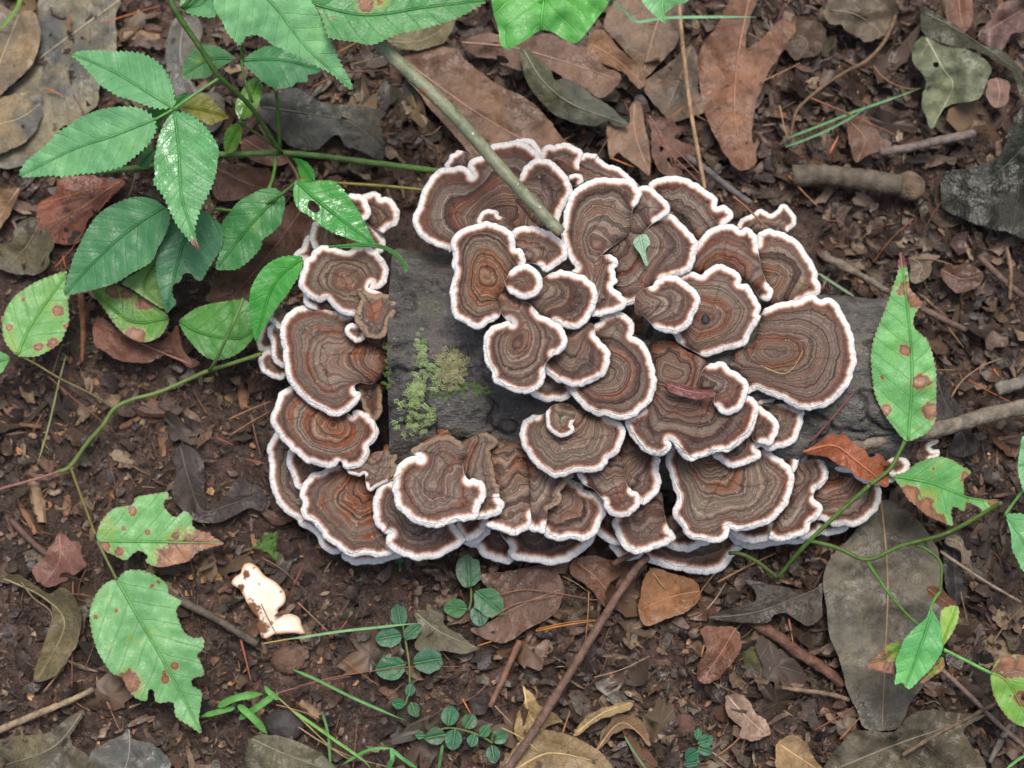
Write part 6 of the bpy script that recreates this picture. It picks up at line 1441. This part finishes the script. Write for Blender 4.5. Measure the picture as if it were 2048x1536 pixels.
for k in range(70):
    x, y = RNG.uniform(20, 2030), RNG.uniform(20, 1520)
    if 520 < x < 1760 and 280 < y < 1140:
        continue
    an, L = RNG.uniform(0, math.pi), RNG.uniform(40, 130)
    dx, dy = math.cos(an) * L / 2, math.sin(an) * L / 2
    bend = RNG.uniform(-8, 8)
    c_ = tuple(np.array(random.choice((OR, BR, BR, ST_, S(128, 104, 84)))) * RNG.uniform(.55, 1.0))
    needle('%s %s needle lying beside the %s' % ('short' if L < 80 else 'long fine', shade_word(c_), near(x, y)), F(x - dx, y - dy, x + bend, y + bend, x + dx, y + dy), RNG.uniform(6, 11), RNG.uniform(.9, 1.7), c_)

# ------------------------------------------------------------------ wood chips and torn leaf pieces
def on_soil(px, py, lift=0.0):
    p = unproject(px, py, 0.003)
    p[..., 2] = ground_z(p[..., 0], p[..., 1]) + lift
    return p


def chip_mesh(k):
    L, W, H = RNG.uniform(6, 13), RNG.uniform(2.2, 5), RNG.uniform(0.8, 1.8)
    n = 6
    xs = np.linspace(-L / 2, L / 2, n)
    V, fs = [], []
    for i_, x in enumerate(xs):
        w = W * (0.55 + 0.45 * math.sin(math.pi * (i_ + .6) / n)) * RNG.uniform(.75, 1.1)
        for (sy, sz) in ((-1, 0), (-.55, 1), (.5, 1), (1, 0.1)):
            V.append((x + RNG.uniform(-.5, .5), sy * w / 2 + RNG.uniform(-.25, .25), sz * H + RNG.uniform(-.15, .15)))
    for i_ in range(n - 1):
        for j_ in range(4):
            fs.append((i_ * 4 + j_, i_ * 4 + (j_ + 1) % 4, (i_ + 1) * 4 + (j_ + 1) % 4, (i_ + 1) * 4 + j_))
    fs += [(3, 2, 1, 0), tuple((n - 1) * 4 + q for q in range(4))]
    me = make_mesh('wood_chip', np.array(V) / 1000, [tuple(reversed(q)) for q in fs], M_WOOD, smooth=False)
    return me


CHIPS = [chip_mesh(k) for k in range(14)]


def place_chip(label, px, py, ang, s, col, group):
    p = on_soil(px, py, 0.0015)
    o = link('wood_chip', random.choice(CHIPS), None, tuple(p), (RNG.uniform(-.25, .25), RNG.uniform(-.2, .2), ang), col)
    o.scale = (s,) * 3
    return tag(o, '%s %s wood chip on soil near the %s' % ('large' if s > 1.1 else 'small' if s < .5 else 'medium', shade_word(col), near(px, py)), 'wood chip', group)


CH = (S(158, 120, 86), S(134, 100, 76), S(116, 90, 76), S(104, 84, 72), S(150, 126, 100))
for x, y, an, s, c in ((125, 632 + 190, .3, 1.2, 0), (72, 998, 1.3, 1.9, 4), (52, 1030, 1.1, 1.6, 1), (105, 938, .6, 2.4, 2), (80, 955, .5, 2.2, 2), (345, 852, -.5, 1.1, 4), (325, 883, 1.5, 1.0, 1), (258, 845, -.5, .9, 1),
                       (485, 790, 1.4, 1.2, 1), (135, 865, 0, 1.0, 0), (40, 826, .3, 1.1, 1), (60, 850, .1, .9, 1), (122, 790, 1.2, 1.0, 4), (303, 815, .2, 2.0, 2), (320, 820, .4, 1.6, 2), (150, 1180, 1.5, .8, 1), (505, 1078, 1.2, .9, 0),
                       (230, 795, .5, .8, 4), (303, 958, 1.2, .9, 4), (132, 1010, 1.5, 1.0, 1), (60, 925, .8, .9, 4), (155, 840, -1, .8, 4), (20, 1050, 1.2, 1.0, 2), (430, 1230, .2, .8, 1), (405, 1145, 1.5, .9, 0), (410, 870, .8, .9, 1),
                       (300, 1475, 1, 1.5, 3), (235, 1340, .2, 1.3, 2), (620, 1420, .6, 1.2, 4), (330, 90, .1, 1.8, 2), (310, 60, .2, 1.5, 3), (290, 75, .0, 1.6, 4), (45, 412, .3, 2.6, 3)):
    place_chip('wood chip lying on the soil left of the log', x, y, -an, s, CH[c], 'wood chips left of the log')
for k in range(120):
    x, y = RNG.uniform(0, 640), RNG.uniform(690, 1500)
    place_chip('wood chip lying on the soil left of the log', x, y, RNG.uniform(0, 6.3), RNG.uniform(.25, .7), tuple(np.array(random.choice(CH)) * RNG.uniform(.3, .8)), 'wood chips left of the log')


def scrap_mesh(size, torn=.35, n=11):
    th_ = np.linspace(0, 2 * math.pi, n, endpoint=False) + RNG.uniform(-.2, .2, n)
    f1, f2, f3 = RNG.uniform(0, 6.3, 3)
    r = 1 + torn * (.55 * np.sin(2 * th_ + f1) + .45 * np.sin(3 * th_ + f2) + .3 * np.sin(5 * th_ + f3)) + .3 * torn * RNG.uniform(-1, 1, n)
    r = np.clip(r, .3, 2)
    ex = RNG.uniform(.25, .85)
    ring = np.stack((np.cos(th_) * r, np.sin(th_) * r * ex), -1)
    inn = ring * .5
    P = np.vstack((ring, inn, [[0, 0]]))
    c1, c2, c3 = RNG.uniform(-.4, .55), RNG.uniform(-.4, .4), RNG.uniform(-.5, .6)
    z = c1 * P[:, 0] ** 2 + c2 * P[:, 0] * P[:, 1] + c3 * P[:, 1] ** 2 + RNG.uniform(-.06, .06, len(P))
    V = np.column_stack((P, z)) * size
    fs = []
    for i_ in range(n):
        j_ = (i_ + 1) % n
        fs += [(i_, j_, n + j_), (i_, n + j_, n + i_), (n + i_, n + j_, 2 * n)]
    return V, np.array(fs)


def scrap_obj_mesh():
    V, fs = scrap_mesh(.001, .45, 22)
    at = {'sv': V[:, 0] * 1000 * 8, 'mv': V[:, 1] * 1000 * 8}
    at['slate'] = np.full(len(V), .25)
    return make_mesh('leaf_fragment', V, fs, M_DEAD, at)


SCR = [scrap_obj_mesh() for k in range(18)]
PAL = [S(118, 96, 80), S(98, 80, 70), S(82, 67, 58), S(128, 106, 86), S(108, 82, 66), S(62, 53, 48), S(140, 120, 96), S(92, 84, 70), S(104, 90, 84), S(72, 58, 50), S(88, 68, 60)]


def zone(x, y):
    """where leaf litter is thick (right, back and lower right) rather than bare soil"""
    w = np.clip((x - 560) / 500, 0, 1) * 0.75 + np.clip((620 - y) / 300, 0, 1) * 0.9
    return np.clip(w, 0.34, 1)


def covered(x, y):
    return (560 < x < 1740) and (330 < y < 1080)


n_done = 0
while n_done < 230:
    x, y = RNG.uniform(0, 2048), RNG.uniform(0, 1536)
    if covered(x, y) or RNG.uniform() > zone(x, y) * (0.35 if x < 640 else 1):
        continue
    s = RNG.uniform(4.5, 13)
    where = ('right of and behind the log' if (x > 1250 or y < 420) else 'in front of the log' if x > 600 else 'left of the log')
    c_ = tuple(np.array(random.choice(PAL)) * RNG.uniform(.6, 1.15))
    o = link('leaf_fragment', random.choice(SCR), None, tuple(on_soil(x, y, RNG.uniform(.002, .006))), (RNG.uniform(-.5, .5), RNG.uniform(-.5, .5), RNG.uniform(0, 6.3)), c_)
    o.scale = (s,) * 3
    tag(o, '%s torn %s leaf fragment near the %s' % ('big' if s > 9.5 else 'small' if s < 6.5 else 'mid-sized', shade_word(c_), near(x, y)), 'leaf fragment', 'torn leaf fragments')
    n_done += 1


def scatter(name, label, count, smin, smax, lift, xr, yr, zf, pal, n=8, torn=.4, shade=(.45, 1.1), tilt=.6):
    Vs, Fs, Cs, nv = [], [], [], 0
    got = 0
    while got < count:
        x, y = RNG.uniform(*xr), RNG.uniform(*yr)
        if RNG.uniform() > zf(x, y):
            continue
        got += 1
        V, fs = scrap_mesh(RNG.uniform(smin, smax) / 1000, torn, n)
        rx, ry, rz = RNG.uniform(-tilt, tilt), RNG.uniform(-tilt, tilt), RNG.uniform(0, 6.3)
        c, s = math.cos(rz), math.sin(rz)
        if RNG.uniform() < .3:
            V[:, 1] *= .3
        V[:, 2] += V[:, 0] * rx + V[:, 1] * ry
        X = V[:, 0] * c - V[:, 1] * s
        Y = V[:, 0] * s + V[:, 1] * c
        p = on_soil(x, y, RNG.uniform(*lift))
        V = np.stack((X + p[0], Y + p[1], V[:, 2] + p[2]), -1)
        Vs.append(V); Fs.append(fs + nv); nv += len(V)
        Cs.append(np.tile(np.array(random.choice(pal)) * RNG.uniform(*shade), (len(V), 1)))
    o = link(name, make_mesh(name, np.concatenate(Vs), np.concatenate(Fs), M_LITTER, colors=np.concatenate(Cs)))
    return tag(o, label, 'leaf litter', kind='stuff')


allz = lambda x, y: 0.0 if (640 < x < 1650 and 420 < y < 980) else zone(x, y)
scatter('leaf_litter', 'crumbled brown leaf litter covering the forest floor', 10500, 1.0, 5.6, (.0005, .006), (-250, 2300), (-250, 1780), allz, PAL, n=11, torn=.42, shade=(.35, 1.1), tilt=.8)
outz = lambda x, y: 0.0 if (-230 < x < 2280 and -230 < y < 1760) else 1.0
scatter('leaf_litter', 'sparser brown leaf litter on the forest floor around the clearing', 5200, 2.0, 7.0, (.0005, .006), (-900, 2950), (-800, 2400), outz, PAL, n=7, torn=.42, shade=(.35, 1.1), tilt=.8)
soilz = lambda x, y: 0.0 if (640 < x < 1650 and 420 < y < 980) else 1.0
scatter('soil_crumbs', 'fine crumbs of bark, wood and leaf strewn on the damp soil', 20000, .6, 2.5, (.0003, .002), (-250, 2300), (-250, 1780), soilz,
        PAL + [S(150, 110, 78), S(58, 48, 44), S(72, 58, 52), S(166, 128, 92)], n=6, shade=(.45, 1.5), tilt=1.0)

# fine fibres and rootlets
Vs, Fs, Cs, nv = [], [], [], 0
for k in range(900):
    x, y = RNG.uniform(-200, 2250), RNG.uniform(-200, 1740)
    if 640 < x < 1650 and 420 < y < 980:
        continue
    an, L = RNG.uniform(0, 6.3), RNG.uniform(14, 60)
    b1_ = RNG.uniform(-.3, .3)
    q = np.array([(x + math.cos(an + b1_ * t) * L * t, y + math.sin(an + b1_ * t) * L * t) for t in np.linspace(0, 1, 5)])
    w = on_soil(q[:, 0], q[:, 1], 0.0)
    w[:, 2] += np.array((.002, .0045, .0055, .0045, .002)) * RNG.uniform(.6, 1.3)
    v, t_ = tube(w, RNG.uniform(.00012, .00034), 4, 0, 0, False)
    Vs.append(v); Fs.append(t_ + nv); nv += len(v)
    Cs.append(np.tile(np.array(random.choice((S(150, 122, 92), S(120, 92, 74), S(96, 72, 60), S(142, 96, 70)))) * RNG.uniform(.5, 1.1), (len(v), 1)))
tag(link('rootlets', make_mesh('rootlets', np.concatenate(Vs), np.concatenate(Fs), M_LITTER, colors=np.concatenate(Cs))), 'fine dry rootlets and fibres tangled in the litter', 'rootlets', kind='stuff')

# ------------------------------------------------------------------ moss
def moss(label, polys, count, h, col, on_log=True, name='moss'):
    Vs, Fs, nv = [], [], 0
    for poly in polys:
        lo, hi = poly.min(0), poly.max(0)
        got = 0
        while got < count:
            p = RNG.uniform(lo, hi)
            if not inside(p[None], poly)[0]:
                continue
            got += 1
            if on_log:
                w = unproject(p[0], p[1], .062)
                z = float(log_top(w[0], w[1])) - .0005
                w = unproject(p[0], p[1], z)
            else:
                w = on_soil(p[0], p[1], .001)
            an = RNG.uniform(0, 6.3)
            L = h * RNG.uniform(.6, 1.3)
            d = np.array((math.cos(an), math.sin(an)))
            # a feathery frond: a bent rib with small side leaflets
            for q in range(5):
                f0 = q / 5
                c = w[:2] + d * L * f0 * .9
                zc = w[2] + L * (.55 * math.sin(f0 * 2.4) + .05)
                for sd in (-1, 1):
                    e = np.array((-d[1], d[0])) * sd * L * .38 * (1 - .5 * f0) + d * L * .24
                    m_ = c + e * .5 + np.array((d[0], d[1])) * L * .07
                    m2 = c + e * .5 - np.array((d[0], d[1])) * L * .07
                    Vs.append(np.array(((c[0], c[1], zc), (*m_, zc + L * .05), (c[0] + e[0], c[1] + e[1], zc - L * .03), (*m2, zc + L * .05))))
                    Fs.append(np.array(((0, 1, 2), (0, 2, 3))) + nv)
                    nv += 4
    V = np.concatenate(Vs)
    o = link(name, make_mesh(name, V - V.mean(0), np.concatenate(Fs), M_MOSS, smooth=False), None, tuple(V.mean(0)), color=col)
    return tag(o, label, 'moss', kind='stuff')


moss('bright feathery moss on the bark of the log', [Z4(1195,1040, 1320,1000, 1480,1080, 1500,1180, 1460,1290, 1340,1330, 1230,1290, 1195,1150), Z4(1310,930, 1400,900, 1400,1040, 1330,1040)], 120, .0032, S(146, 166, 120))
moss('thin pale green moss trailing up the bark', [Z4(1370,700, 1500,690, 1560,800, 1540,930, 1440,940, 1370,870), Z4(1385,450, 1420,450, 1420,700, 1370,700)], 55, .0028, S(140, 160, 118))
moss('dry olive moss tuft on top of the log', [Z4(1560,640, 1690,610, 1770,700, 1770,820, 1700,930, 1600,950, 1550,840)], 150, .0034, S(150, 150, 118))
moss('sparse green moss film on the bark below the tufts', [Z4(1480,960, 1740,920, 1640,1010, 1500,1040), Z5(20,880, 300,880, 340,970, 100,1000), Z4(1120,560, 1160,570, 1140,960, 1100,930)], 26, .0022, S(96, 122, 60))
moss('small green moss tuft on the soil in front of the log', [F(505,1090, 540,1062, 565,1085, 545,1120, 510,1112)], 110, .0028, S(92, 132, 66), False)
moss('yellow-green moss scrap beside the green scrap on the right cap', [Z6(860,200, 940,170, 1020,180, 960,240, 930,320, 890,260)], 0, .002, S(130, 140, 80)) if False else None

# black blob added in place of the dark hole in the two-lobed cap
stone('round black blob standing in for the dark hole of the two-lobed cap', Z6(455,160)[0], 9, 11, 69.5, mat_simple('hole_stand_in_black', S(30, 32, 36), S(50, 54, 60), 400, .6, .0003), 'hole_stand_in')['category'] = 'hole_stand_in'
stone('black flake of charred bark stuck on the log', Z8(475,200)[0], 20, 15, 52, M_STONE, 'bark_flake')['category'] = 'bark flake'
